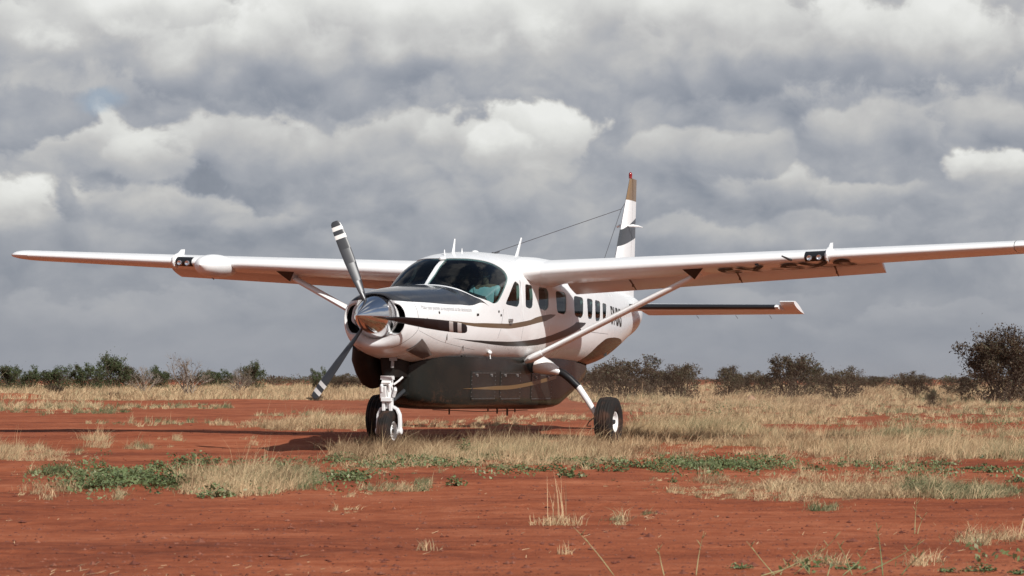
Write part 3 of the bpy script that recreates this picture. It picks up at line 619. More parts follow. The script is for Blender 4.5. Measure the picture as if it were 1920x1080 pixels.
def bush_template(kind, seed):
    K = dict(green=(1.0, 1.25, 9, 4, 6500, .022, .58, .3, .5, 0), olive=(1.0, 1.3, 9, 4, 4500, .022, .36, .3, .55, 0), brown=(1.0, 1.3, 13, 4, 7000, .021, .21, .15, .55, .1),
             bare=(1.0, 1.2, 12, 4, 250, .02, .1, .85, .42, .8), mixed=(1.0, 1.1, 9, 4, 1300, .022, .30, .6, .5, .5), tree=(1.0, 1.25, 13, 5, 17000, .0145, .10, .10, .52, 0))[kind]
    H, W, st, dp, nl, ls, tl, tb, sp, bt = K
    (tv, tf, tt), (lv, lf, lt) = bush_mesh(seed, H, W, st, dp, nl, ls, tl, tb, sp, bt, {'green': .30, 'olive': .3, 'brown': .26, 'mixed': .3, 'bare': .5, 'tree': .2}[kind])
    tv_c = tv
    a = big_mesh('branches', tv_c, tf, 'bark', tt, True); b = big_mesh('crown', lv, lf, 'leaves', lt) 
    for o in (a, b): COL.objects.unlink(o)
    return a, b
TPL = {k: [bush_template(k, s) for s in ss] for k, ss in dict(green=(1, 2, 3), olive=(4, 5), brown=(6, 7, 8), bare=(9, 10), mixed=(12,), tree=(13,)).items()}
used_tpl = set()
def bush(px, base, top, wpx, kind, label, var=0, flip=False, cat='bush', group=None):
    x0, y0 = gpt(px, base); sc = y0/4557.0; H = (base-top)*sc; W = wpx*sc; z0 = float(gh(x0, y0))
    root = bpy.data.objects.new('bush' if cat == 'bush' else 'tree', None); COL.objects.link(root); root.location = (x0, y0, z0-.03)
    ref_w = {'green': 1.25, 'olive': 1.3, 'brown': 1.3, 'bare': 1.2, 'mixed': 1.1, 'tree': 1.25}[kind]
    k = W/ref_w; root.scale = (k*(-1 if flip else 1), k, H); root.rotation_euler = (0, 0, 0)
    tag(root, label, cat, group or 'bushes along the far side of the strip')
    for o in TPL[kind][var % len(TPL[kind])]:
        c = o.copy(); COL.objects.link(c); c.parent = root; c.rotation_euler = (0, 0, (px*.37) % 6.28)
    return root
BUSHES = [
 (8,735,680,80,'green','green bush cut by the left edge of the picture',0),
 (50,735,684,55,'green','second green bush from the left edge, slightly lower',1),
 (108,733,683,80,'green','round olive bush behind the small brown bush at far left',2),
 (165,733,680,70,'green','dense bush left of the tallest left-hand bush',1),
 (207,733,659,80,'green','tallest dense green bush of the left row',0),
 (248,732,685,50,'olive','olive bush just right of the tallest left bush',0),
 (268,738,684,70,'bare','bare pale shrub with forked trunk between the green bushes',1),
 (296,732,683,48,'green','dark green bush left of the big bare shrub',2),
 (352,742,660,95,'bare','big bare grey shrub with long upright twigs in the left row',0),
 (386,728,692,40,'green','green bush half hidden behind the big bare shrub',0),
 (413,726,692,55,'green','light green bush right of the big bare shrub',1),
 (446,740,692,60,'bare','bare brown shrub right of the light green bush',1),
 (477,733,674,52,'green','dark green bush with spiky top at the end of the left row',2),
 (455,735,682,40,'mixed','thin leafy shrub behind the bare brown shrub',0),
 (103,744,718,36,'brown','small round brown bush in the pale grass at far left',0),
 (214,748,734,34,'brown','tiny dark dead bush in the pale grass below the tallest left bush',1),
 (600,738,688,38,'green','small lone dark bush left of the propeller',1),
 (592,752,738,32,'brown','low dead brush at the grass edge below the lone dark bush',2),
 (648,736,699,60,'brown','brown bush seen left of the exhaust',0),
 (625,730,702,50,'olive','grey-olive bush left of the brown one by the exhaust',1),
 (700,732,700,60,'brown','brown bush seen between exhaust and nose gear',1),
 (1170,750,662,125,'brown','large brown bush right behind the tail of the aeroplane',0),
 (1120,742,690,80,'brown','dusty bush under the tail, behind the cargo pod',1),
 (1235,748,690,80,'brown','brown bush between the large one by the tail and the forked one',2),
 (1278,750,680,85,'brown','forked brown bush with bare ground on its right',1),
 (1362,748,684,62,'brown','slim dusty bush left of the pale termite mound',2),
 (1412,742,692,75,'brown','low faint bush behind the pale mound',0),
 (1478,752,664,118,'brown','tallest dark brown bush in the middle of the right-hand group',1),
 (1530,745,686,70,'olive','bush with a green tint right of the tallest of the right-hand group',0),
 (1575,752,683,85,'brown','round brown bush at the right end of the right-hand group',0),
 (1650,732,704,70,'brown','pale distant bush in the gap of the right-hand row',2),
 (1608,728,706,50,'olive','small distant bush left of the pale one in the gap',1),
 (1716,746,693,72,'brown','thin brown bush left of the low dark bush',0),
 (1750,762,726,42,'olive','low dark bush standing in the grass at right',1),
 (1792,746,704,75,'brown','brown bush at the left foot of the big tree',2),
 (1872,756,607,185,'tree','big spreading dusty brown thorn tree near the right edge',0),
 (1928,752,640,100,'tree','thorn tree cut by the right edge of the picture',0)]
for i, (px, ba, to, w, kd, lb, var) in enumerate(BUSHES): bush(px, ba, to, w, kd, lb, var, i % 2 == 1, 'tree' if kd == 'tree' else 'bush', 'thorn trees at the right' if kd == 'tree' else None)

# distant scrub reads as one mass along the horizon
def scrub():
    parts = []; g = np.random.default_rng(5)
    for (n, d0, d1, h, tl) in ((380, 250, 420, 1.3, .30), (800, 420, 900, 1.7, .28), (1200, 900, 2200, 2.3, .28)):
        y = g.uniform(d0, d1, n); x = g.uniform(-.30, .30, n)*y; hh = h*g.uniform(.35, 1.1, n)*(.5+vnoise(x/30, y/30, 8)); w = hh*g.uniform(.6, 1.3, n); m = 70 if d0 < 500 else 36
        C = np.stack([np.repeat(x, m), np.repeat(y, m), np.zeros(n*m)], 1); u = g.normal(0, 1, (n*m, 3)); u /= np.linalg.norm(u, axis=1)[:, None]; u *= g.uniform(.25, 1, (n*m, 1))**.5
        C += u*np.stack([np.repeat(w, m), np.repeat(w, m), np.repeat(hh, m)*.5], 1); C[:, 2] += np.repeat(hh, m)*.5+.09
        s = np.repeat(hh, m)[:, None]*.085*g.uniform(.6, 1.4, (n*m, 1)); d = g.normal(0, 1, (n*m, 3)); d /= np.linalg.norm(d, axis=1)[:, None]; e = np.cross(d, g.normal(0, 1, (n*m, 3))); e /= np.linalg.norm(e, axis=1)[:, None]
        v = np.stack([C-d*s, C+e*s*.7, C+d*s, C-e*s*.7], 1).reshape(-1, 3); k = np.arange(n*m)*4; f = np.concatenate([np.stack([k, k+1, k+2], 1), np.stack([k, k+2, k+3], 1)])
        parts.append((v, f, np.repeat(np.clip(np.repeat(tl+g.normal(0, .15, n), m)+g.normal(0, .08, n*m), 0, 1), 4)))
    v, f, t = join(parts); o = big_mesh('distant_scrub', v, f, 'leaves', t); tag(o, 'low grey-green scrub along the horizon', 'scrub', None, 'stuff')
scrub()

# pale weathered mounds in the grass
def rock(px, py, w, h, label):
    x0, y0 = gpt(px, py); k = y0/4557.0; bm = bmesh.new(); bmesh.ops.create_icosphere(bm, subdivisions=4, radius=1)
    for v in bm.verts:
        c = v.co; f = 1+.35*(float(vnoise(np.array(c.x*1.7+px), np.array(c.y*1.7+c.z), 3))-.5)+.2*(float(vnoise(np.array(c.x*5+px), np.array(c.y*5+c.z*4), 4))-.5); v.co = Vector((c.x*w*k/2*f, c.y*w*k/2*f, c.z*h*k*f))
    me = bpy.data.meshes.new('rock'); bm.to_mesh(me); bm.free(); me.materials.append(mat('pale_mound', (.30, .17, .11), .95, noise=(2.5, .8, (.42, .27, .19)), bump=(8, .8))); o = bpy.data.objects.new('earth_mound', me); COL.objects.link(o); o.location = (x0, y0, float(gh(x0, y0)))
    for p in me.polygons: p.use_smooth = True
    tag(o, label, 'mound')
rock(1408, 752, 26, 13, 'pale eroded earth mound in front of the faint bush right of the tail')
rock(1856, 756, 30, 16, 'pale leaning earth mound at the foot of the big thorn tree')

# ================================================================== THE AIRCRAFT
# local frame: origin on the ground under the nose wheel, +x forward, +y the aircraft's left, z up.
# s = metres aft of the spinner tip
AIR = bpy.data.objects.new('airplane', None); COL.objects.link(AIR)
AIR.location = (-1.631, 32.2, 0.0); AIR.rotation_euler = (R(-0.5), 0, R(-109.4))
tag(AIR, 'white high-wing single-propeller aeroplane with gold and charcoal stripes standing on the red airstrip', 'airplane')
def V(s, t, z): return Vector((1.07-s, t, z))
# ---- fuselage surface
# a, s, w, zb, zt, zm, nu, nl
ROWS=[
(0.20,0.66,0.25,1.54,2.04,1.79,2.0,2.0),
(0.32,0.56,0.30,1.475,2.075,1.785,2.1,2.1),
(0.44,0.53,0.37,1.42,2.085,1.77,2.2,2.2),
(0.56,0.57,0.44,1.365,2.105,1.76,2.25,2.25),
(0.70,0.70,0.495,1.31,2.13,1.75,2.3,2.3),
(0.95,0.95,0.545,1.255,2.165,1.74,2.35,2.35),
(1.40,1.40,0.60,1.20,2.21,1.74,2.4,2.4),
(2.00,2.00,0.675,1.17,2.255,1.75,2.5,2.5),
(2.38,2.38,0.725,1.155,2.285,1.77,2.65,2.6),
(2.60,2.60,0.75,1.15,2.42,1.79,3.0,2.65),
(2.90,2.90,0.78,1.145,2.60,1.81,2.95,2.7),
(3.20,3.20,0.80,1.14,2.715,1.83,2.85,2.75),
(3.60,3.60,0.81,1.14,2.775,1.84,2.8,2.8),
(4.50,4.50,0.81,1.14,2.81,1.85,2.8,2.8),
(6.00,6.00,0.81,1.13,2.82,1.85,2.8,2.8),
(7.40,7.40,0.80,1.13,2.78,1.85,2.7,2.7),
(8.40,8.40,0.745,1.15,2.70,1.85,2.5,2.5),
(9.40,9.40,0.62,1.24,2.62,1.86,2.3,2.4),
(10.40,10.40,0.47,1.42,2.54,1.92,2.2,2.3),
(11.40,11.40,0.31,1.63,2.46,2.02,2.1,2.2),
(12.20,12.20,0.19,1.80,2.42,2.10,2.0,2.1),
(12.60,12.60,0.10,1.92,2.36,2.13,2.0,2.0),
]
def row(a):
    n=len(ROWS)
    if a<=ROWS[0][0]: return ROWS[0][1:]
    if a>=ROWS[-1][0]: return ROWS[-1][1:]
    i=0
    while ROWS[i+1][0]<a: i+=1
    p1,p2=ROWS[i],ROWS[i+1]; p0=ROWS[i-1] if i>0 else p1; p3=ROWS[i+2] if i+2<n else p2
    h=p2[0]-p1[0]; u=(a-p1[0])/h
    out=[]
    for k in range(1,8):
        def sl(q,r,w):
            d1=(r[k]-q[k])/(r[0]-q[0]) if r[0]!=q[0] else None
            d2=(w[k]-r[k])/(w[0]-r[0]) if w[0]!=r[0] else None
            if d1 is None: return d2
            if d2 is None: return d1
            if k!=1 and d1*d2<=0: return 0.0
            return (d1*(w[0]-r[0])+d2*(r[0]-q[0]))/(w[0]-q[0])
        m1=sl(p0,p1,p2); m2=sl(p1,p2,p3)
        u2,u3=u*u,u*u*u
        out.append((2*u3-3*u2+1)*p1[k]+(u3-2*u2+u)*h*m1+(-2*u3+3*u2)*p2[k]+(u3-u2)*h*m2)
    return out
def P(a,v):
    s,w,zb,zt,zm,nu,nl=row(a)
    c,d=math.cos(v),math.sin(v)
    n=nu if d>=0 else nl
    h=(zt-zm) if d>=0 else (zm-zb)
    t=w*math.copysign(abs(c)**(2/n),c); z=zm+h*math.copysign(abs(d)**(2/n),d)
    return s,t,z

def PV(a, v, off=0.0):
    s, t, z = P(a, v); p = V(s, t, z)
    if off: p = p+nrm(a, v)*off
    return p
def nrm(a, v):
    e = 1e-3; p = Vector(P(a, v))
    q = Vector(P(min(a+e, 12.6), v))-Vector(P(max(a-e, .2), v)); w = Vector(P(a, v+e))-Vector(P(a, v-e))
    n = w.cross(q)
    if n.length < 1e-12: return Vector((1, 0, 0))
    n.normalize()
    # outward in (s,t,z): flip so that it points away from the axis (or forward on the nose ring)
    if a > .5:
        if n.dot(p-Vector((p.x, 0, 1.8))) < 0: n = -n
    elif n.x > 0: n = -n
    return Vector((-n.x, n.y, n.z))
mir = lambda L: [(a, pi-v) for a, v in L][::-1]

inlet = [(0.348,0.639),(0.478,0.535),(0.518,0.317),(0.535,0.082),(0.529,-0.129),(0.51,-0.375),(0.469,-0.565),(0.347,-0.737),(0.27,-0.80),(0.285,-0.434),(0.362,-0.141),(0.356,0.089),(0.352,0.317)]
cowl_edge = [(0.2,0.98),(0.30,0.86),(0.555,0.69),(0.792,0.588),(1.535,0.443),(2.264,0.354),(2.60,0.235),(2.799,0.117)]
cowl_top = [(2.799,0.117),(2.62,0.27),(2.467,0.50),(2.352,0.887),(2.285,1.255),(2.275,1.5708)]
pane = [(3.053,1.5622),(3.095,1.346),(3.231,1.084),(3.480,0.861),(3.640,0.693),(3.667,0.529),(3.498,0.385),(3.192,0.187),(3.032,0.141),(2.875,0.167),(2.573,0.352),(2.423,0.656),(2.350,1.138),(2.35,1.5622)]
sidewin = [
 [(3.912,0.464),(4.07,0.391),(3.956,0.075),(3.378,0.109),(3.428,0.154)],
 [(4.32,0.417),(4.615,0.398),(4.60,0.24),(4.544,0.089),(4.4,0.070),(4.213,0.089)],
 [(4.891,0.38),(5.27,0.372),(5.325,0.308),(5.26,0.10),(5.122,0.061),(4.807,0.082)],
 [(5.662,0.346),(6.10,0.338),(6.15,0.28),(6.106,0.08),(6.001,0.041),(5.645,0.054)],
 [(6.515,0.300),(6.96,0.295),(7.0,0.24),(6.952,0.05),(6.814,0.022),(6.493,0.039)],
 [(7.196,0.300),(7.50,0.305),(7.54,0.26),(7.453,0.03),(7.18,0.024)],
 [(7.674,0.313),(7.98,0.319),(8.01,0.26),(7.93,0.026),(7.611,0.01)],
 [(8.144,0.303),(8.42,0.317),(8.45,0.26),(8.346,0.07),(8.079,0.036)]]
gold_lo = [(0.953,0.049),(1.441,0.005),(2.048,-0.034),(2.683,-0.092),(3.428,-0.118),(4.101,-0.084),(4.806,-0.024),(5.418,0.010),(5.60,0.035)]
gold_up = [(1.441,0.027),(2.047,-0.002),(2.679,-0.030),(3.419,-0.049),(4.096,-0.022),(4.805,0.012),(5.35,0.035)]
dark_lo = [(1.767,-0.313),(2.438,-0.380),(3.163,-0.450),(4.04,-0.47),(4.945,-0.415),(5.85,-0.255),(6.71,-0.08),(7.10,0.0)]
dark_up = [(2.422,-0.336),(3.12,-0.362),(3.973,-0.351),(4.877,-0.275),(5.816,-0.124),(6.60,0.0)]
arch = [(6.7,-1.45),(7.2,-1.1),(7.55,-0.75),(7.85,-0.45),(8.2,-0.30),(8.554,-0.237),(9.32,-0.257),(10.0,-0.42),(10.5,-0.75),(10.8,-1.2),(10.8,-1.45)]
arch2 = [(7.3,-1.25),(7.9,-0.95),(8.6,-0.72),(9.3,-0.66),(9.5,-0.78),(8.9,-0.92),(8.2,-1.1)]
def thick(pts, w):
    up, lo = [], []
    for i, p in enumerate(pts):
        q0 = pts[max(i-1, 0)]; q1 = pts[min(i+1, len(pts)-1)]; dx, dy = q1[0]-q0[0], q1[1]-q0[1]; l = math.hypot(dx, dy) or 1
        up.append((p[0]-dy/l*w/2, p[1]+dx/l*w/2)); lo.append((p[0]+dy/l*w/2, p[1]-dx/l*w/2))
    return up+lo[::-1]
POLY = []   # (material or role, polygon)
def rounded(pts, fr=.26, k=4):
    out = []; n = len(pts)
    for i in range(n):
        a, b_, c = pts[i-1], pts[i], pts[(i+1) % n]
        p0 = (b_[0]+(a[0]-b_[0])*fr, b_[1]+(a[1]-b_[1])*fr); p1 = (b_[0]+(c[0]-b_[0])*fr, b_[1]+(c[1]-b_[1])*fr)
        for j in range(k+1):
            u = j/k; out.append(tuple((1-u)**2*x+2*u*(1-u)*y+u*u*z for x, y, z in zip(p0, b_, p1)))
    return out
def both(role, pts, k=4, closed=True):
    q = rounded(pts) if role == 'win' else cr(pts, k, closed) if k > 1 else pts
    POLY.append((role, q)); POLY.append((role, mir(q)))
e1 = cr(cowl_edge, 5); e2 = cr(cowl_top, 4)
half = e1+e2[1:]
POLY.append(('grey', half+[(a, pi-v) for a, v in half[::-1][1:]]))
both('inlet', inlet); both('pane', cr(pane, 4)+[(2.6,1.5622),(2.8,1.5622)], 1)
for w_ in sidewin: both('win', w_, 4)
both('gold', cr(gold_lo, 4)+cr([gold_lo[0]]+gold_up, 4)[1:][::-1], 1)
both('dark', cr(dark_lo, 4)+cr([dark_lo[0]]+dark_up, 4)[1:][::-1], 1)
both('grey2', cr(arch, 4), 1); both('gold2', arch2, 4)
seams = [cr([(0.707,1.266),(0.726,0.836),(0.771,0.57)], 4),
 cr([(0.775,0.53),(0.787,0.139),(0.8,-0.20)], 4), cr([(0.8,-0.214),(0.66,-0.68),(0.60,-1.164)], 4), cr([(0.83,-0.235),(1.474,-0.422),(2.561,-0.59)], 4),
 [(3.30,0.06),(3.22,-0.06)], [(3.22,-0.11),(3.15,-0.30)], [(4.14,0.48),(4.12,-0.02)], [(4.13,-0.09),(4.12,-0.33)],
 [(4.12,-0.47),(4.10,-0.85)], [(3.22,-0.47),(3.30,-0.85)], [(3.33,-0.87),(4.08,-0.87)],
 [(8.56,0.30),(8.52,-0.2)], [(7.05,-0.10),(8.5,-0.15)]]
for sm_ in seams: both('seam', thick(sm_, 0.007), 1)

def inpoly(px, py, poly):
    x = np.array([p[0] for p in poly]); y = np.array([p[1] for p in poly]); c = np.zeros(len(px), bool); j = len(x)-1
    for i in range(len(x)):
        cond = ((y[i] > py) != (y[j] > py))
        with np.errstate(divide='ignore', invalid='ignore'):
            xi = (x[j]-x[i])*(py-y[i])/(y[j]-y[i]+1e-15)+x[i]
        c ^= cond & (px < xi); j = i
    return c
def build_fuselage():
    ga = np.concatenate([np.linspace(.2, .95, 16), np.linspace(1.02, 4.2, 54), np.linspace(4.28, 8.6, 50), np.linspace(8.75, 12.6, 28)])
    gv = np.linspace(-pi/2, 3*pi/2, 73)
    vs = [Vector((a, v)) for a in ga for v in gv]; es = []
    for role, q in POLY:
        b = len(vs); vs += [Vector(p) for p in q]; es += [(b+i, b+(i+1) % len(q)) for i in range(len(q))]
    ov, oe, of, *_ = delaunay_2d_cdt(vs, es, [], 0, 1e-5)
    A = np.array([(v.x, v.y) for v in ov]); F = np.array([f for f in of if len(f) == 3])
    cx = A[F].mean(1); cls = np.zeros(len(F), int)
    order = ['grey', 'grey2', 'gold2', 'gold', 'dark', 'seam', 'inlet', 'pane', 'win']
    pid = np.full(len(F), -1)
    for role in order:
        for k, (r_, q) in enumerate(POLY):
            if r_ != role: continue
            ins = inpoly(cx[:, 0], cx[:, 1], q); cls[ins] = order.index(role)+1; pid[ins] = k
    p3 = [PV(*a) for a in A]; nn = [nrm(*a) for a in A]
    def sub(mask, name, off, mats, mi, parent, flip=False):
        fs = F[mask]; used = np.unique(fs); mp = {int(u): i for i, u in enumerate(used)}
        vv = [p3[u]+nn[u]*off for u in used]
        ff = []
        for f in fs:
            a, b, c = [mp[int(i)] for i in f]
            g = (vv[b]-vv[a]).cross(vv[c]-vv[a]).dot(nn[int(f[0])])
            if (g < 0) != flip: b, c = c, b
            ff.append((a, b, c))
        o = mesh_obj(name, vv, ff, None, parent, True, mats, [int(x) for x in mi[mask]] if mi is not None else [0]*len(ff))
        o.data.normals_split_custom_set_from_vertices([tuple(-nn[u] if flip else nn[u]) for u in used])
        return o
    hole = np.isin(cls, [7, 8, 9])
    slot = np.array([0, 1, 5, 6, 2, 3, 4, 0, 0, 0])[cls]
    body = sub(~hole, 'fuselage', 0.0, ['white_paint', 'grey_paint', 'gold_paint', 'charcoal_stripe', 'seam_dark', 'pod_paint', 'pod_gold'], slot, AIR)
    lin = (~hole) & (cx[:, 0] > 2.2) & (cx[:, 0] < 9.2)
    sub(lin, 'cabin_lining', -0.030, ['headliner'], None, AIR, True)
    for k, (r_, q) in enumerate(POLY):
        if r_ in ('pane', 'win'):
            o = sub(pid == k, 'windshield' if r_ == 'pane' else 'cabin_window', -0.006, ['windshield_glass' if r_ == 'pane' else 'window_glass'], None, AIR)
            rim = MB(); n = len(q)
            rim.loft([[PV(*p) for p in q], [PV(a, v, -.05 if r_ == 'win' else -.03) for a, v in q]], caps=False)
            # thin proud gasket round the pane
            cxy = (sum(p[0] for p in q)/n, sum(p[1] for p in q)/n)
            rim.build('window_frame', 'white_paint', o)
        if r_ == 'inlet':
            n = len(q); b = MB(); r0 = [PV(*p) for p in q]; cen = sum(r0, Vector())/n
            back = lambda d, sc: [cen+(p-cen)*sc+Vector((-d, 0, 0)) for p in r0]
            fr = [p+(p-cen)*0.06+Vector((0.004, 0, 0)) for p in r0]
            b.loft([[p+(p-cen)*.10+Vector((-.012, 0, 0)) for p in r0], [p+(p-cen)*.03+Vector((.006, 0, 0)) for p in r0], back(0.01, .97), back(.06, .93)], 0, caps=False)
            b.loft([back(.06, .93), back(.22, .8)], 1, caps=False)
            b.add(back(.22, .8), [tuple(range(n))], 1)
            b.build('air_intake', None, AIR, mats=['wing_white', 'intake_dark'])
    return body
body = build_fuselage()
# nose ring closure behind the spinner
b = MB(); b.lathe([(0, .02), (0, .27), (-.10, .27)], V(.62, 0, 1.79), (1, 0, 0), 40); b.build('spinner_backplate', 'trim_dark', AIR)

def surf_v(a, z):                                               # left-side surface parameter at height z
    lo, hi = -1.4, 1.4
    for _ in range(40):
        md = (lo+hi)/2
        if P(a, md)[2] < z: lo = md
        else: hi = md
    return (lo+hi)/2
def text_mesh(txt, size, shear=0.0, bold=0.0, sx=1.0):
    cu = bpy.data.curves.new('t', 'FONT'); cu.body = txt; cu.size = size; cu.shear = shear; cu.offset = bold; cu.resolution_u = 3
    o = bpy.data.objects.new('t', cu); COL.objects.link(o); dg = bpy.context.evaluated_depsgraph_get()
    me0 = bpy.data.meshes.new_from_object(o.evaluated_get(dg)); bm = bmesh.new(); bm.from_mesh(me0); bmesh.ops.triangulate(bm, faces=bm.faces)
    for _ in range(2):
        es_ = [e for e in bm.edges if e.calc_length() > size*.12]
        if es_: bmesh.ops.subdivide_edges(bm, edges=es_, cuts=1)
        bmesh.ops.triangulate(bm, faces=bm.faces)
    bm.to_mesh(me0); bm.free(); me = me0; vs = [(v.co.x*sx, v.co.y) for v in me.vertices]; fs = [tuple(p.vertices) for p in me.polygons]
    bpy.data.objects.remove(o); bpy.data.curves.remove(cu)
    return vs, fs
def fus_text(name, txt, a0, z0, size, m, dz_ds=0.0, sx=1.0, side=1, shear=0.0, bold=0.0):
    vs, fs = text_mesh(txt, size, shear, bold, sx); L = max(v[0] for v in vs); out = []
    for x, y in vs:
        a = a0+(x if side > 0 else L-x); z = z0+y+dz_ds*(a-a0); v = surf_v(a, z)
        if side < 0: v = pi-v
        out.append(PV(a, v, .003))
    return mesh_obj(name, out, fs, m, body, False)
fus_text('slogan_lettering', 'Make your journey as exceptional as the destination', .90, 1.895, .082, mat('slogan_grey', (.46, .46, .46), .5), 0.0, .80, 1, .25)
for sd in (1, -1): fus_text('registration_lettering', '5Y-SXS', 8.74, 1.875, .40, 'seam_dark', -.025, .86, sd, 0, .012)

# small fittings on the left flank
def plate(name, quad, m, parent, off=.004):
    return mesh_obj(name, [PV(a, v, off) for a, v in quad], [tuple(range(len(quad)))], m, parent, False)
for (a, z, l, h) in [(1.00, 1.73, .012, .10), (1.60, 1.55, .012, .11), (2.16, 1.42, .012, .12)]:
    fit = MB(); v = surf_v(a, z); p = PV(a, v, .004); fit.box(p, (l, .006, h)); fit.build('cowl_latch', 'seam_dark', body, False)
hb = MB(); p = PV(3.55, surf_v(3.55, 1.81), .012); hb.box(p, (.13, .03, .035)); hb.box(p+Vector((-.01, .0, -.02)), (.09, .022, .07)); hb.build('door_handle', 'rivet_grey', body, False)
hb = MB()
p = PV(2.45, surf_v(2.45, 1.86), .004); hb.box(p, (.07, .006, .03)); hb.build('vent', 'seam_dark', body, False)
for (a, z) in ((3.12, 1.92), (3.2, 1.87), (1.2, 1.33), (1.36, 1.86), (6.8, 1.73)):
    hb = MB(); p = PV(a, surf_v(a, z), .0); hb.lathe([(0, .018), (.008, .016), (.009, 0)], p, nrm(a, surf_v(a, z)).to_tuple(), 10); hb.build('port', 'seam_dark', body, True)
hb = MB(); p = PV(2.38, surf_v(2.38, 1.30), .002); hb.ellip(p, (.07, .012, .035))
hb.build('port', 'seam_dark', body, True)
hb = MB(); p = PV(3.05, surf_v(3.05, 1.36), .02); hb.ellip(p, (.05, .03, .03)); hb.tube([p, p+Vector((0, .01, -.09))], .008, 6); hb.build('drain', 'wing_white', body)
# cowling louvre panel
def louvre(side):
    b = MB(); n = 15
    A = (0.95, -0.43); B = (1.50, -0.86); Cc = (1.40, -1.06); D = (0.82, -0.94)
    f = (lambda v: v) if side > 0 else (lambda v: pi-v)
    lerp = lambda p, q, u: (p[0]+(q[0]-p[0])*u, p[1]+(q[1]-p[1])*u)
    quad = [lerp(A, B, i/6) for i in range(7)]+[lerp(Cc, D, i/6) for i in range(7)]
    gr = []
    for i in range(9):
        l0, l1 = lerp(A, B, i/8), lerp(D, Cc, i/8)
        for j in range(9): c = lerp(l0, l1, j/8); gr.append(PV(c[0], f(c[1]), .005))
    mesh_obj('louvre_panel', gr, [(i*9+j, i*9+j+1, i*9+j+10, i*9+j+9) for i in range(8) for j in range(8)], 'intake_dark', body, True)
    for i in range(n):
        u = (i+.5)/n; p = lerp(A, B, u); q = lerp(D, Cc, u); r1, r2 = [], []
        for j in range(5):
            c = lerp(p, q, j/4); r1.append(PV(c[0]-.010, f(c[1]), .006)); r2.append(PV(c[0]+.008, f(c[1]), .016))
        b.add(r1+r2, [(j, j+1, j+6, j+5) for j in range(4)])
    o = b.build('louvre_slats', mat('louvre_paint', (.10, .075, .065), .5), body, False); o['kind'] = 'stuff'
louvre(1); louvre(-1)

# ---- spinner and propeller
PC = V(.42, 0, 1.79)
prop = bpy.data.objects.new('propeller', None); COL.objects.link(prop); prop.parent = AIR; prop.location = PC
b = MB(); prof = [(.47, .0)]
for i in range(1, 25):
    u = i/24; prof.append((.47-.61*u, .282*(1.42*u-.42*u*u)))
prof += [(-.165, .285), (-.175, .27)]
b.lathe(prof, (0, 0, 0), (1, 0, 0), 56); b.build('spinner', 'chrome', prop)
def blade(ang):
    b = MB(); st = [(.14, .045, 50, .9), (.25, .05, 48, .8), (.34, .085, 42, .35), (.50, .12, 38, .2), (.75, .15, 32, .14), (.95, .155, 27, .11), (1.10, .152, 24, .10), (1.155, .150, 23.5, .10), (1.215, .145, 23, .10), (1.27, .138, 22.5, .1), (1.31, .125, 22, .1), (1.335, .095, 22, .1), (1.345, .05, 22, .1)]
    er = Vector((0, cos(ang), sin(ang))); et = Vector((0, -sin(ang), cos(ang))); ex = Vector((1, 0, 0)); rings = []
    for r, c, tw, th in st:
        dch = et*cos(R(tw))+ex*sin(R(tw)); dn = ex*cos(R(tw))-et*sin(R(tw))
        rings.append([er*r+dch*(c/2*cos(q))*1.0+dn*(c/2*th*sin(q)) for q in [2*pi*j/14 for j in range(14)]])
    for i in range(len(rings)-1):
        r = st[i][0]; b.loft([rings[i], rings[i+1]], 1 if (1.09 < r < 1.15) or (1.21 < r < 1.265) else 0, caps=False)
    b.add(rings[-1], [tuple(range(14))], 0)
    o = b.build('propeller_blade', None, prop, mats=['blade_dark', 'blade_white'])
for k in range(3): blade(R(-7+120*k))

# ---- wings
def zle(t): return 2.495+.0468*t
def sle(t): return 4.40+.042*t
def ch(t): return 2.00-(t-.8)*.112 if t > .8 else 2.0
INC = R(2.6)
def af(x, up, th, cam=.022):
    yt = 5*th*(.2969*math.sqrt(max(x, 0))-.126*x-.3516*x*x+.2843*x**3-.1036*x**4)
    p = .4; yc = cam/p**2*(2*p*x-x*x) if x < p else cam/(1-p)**2*((1-2*p)+2*p*x-x*x)
    return yc+(yt if up else -yt)
def wp(t, side, x, y, ds=0, dz=0):                              # chord coordinates to aircraft frame
    c = ch(t); return V(sle(t)+(x*cos(INC)+y*sin(INC))*c+ds, side*t, zle(t)+(-x*sin(INC)+y*cos(INC))*c+dz)
def wring(t, side, x1, thf=1.0, n=16):
    th = (.172-.006*t)*thf; xs = [x1*(1-cos(pi*i/n))/2 for i in range(n+1)]
    if x1 < 1: xs = [x1*((i/n)**1.8) for i in range(n+1)]
    return [wp(t, side, x, af(x, True, th)) for x in xs[::-1]]+[wp(t, side, x, af(x, False, th)) for x in xs[1:]]
mat('louvre_brown', (.12, .08, .06), .6)
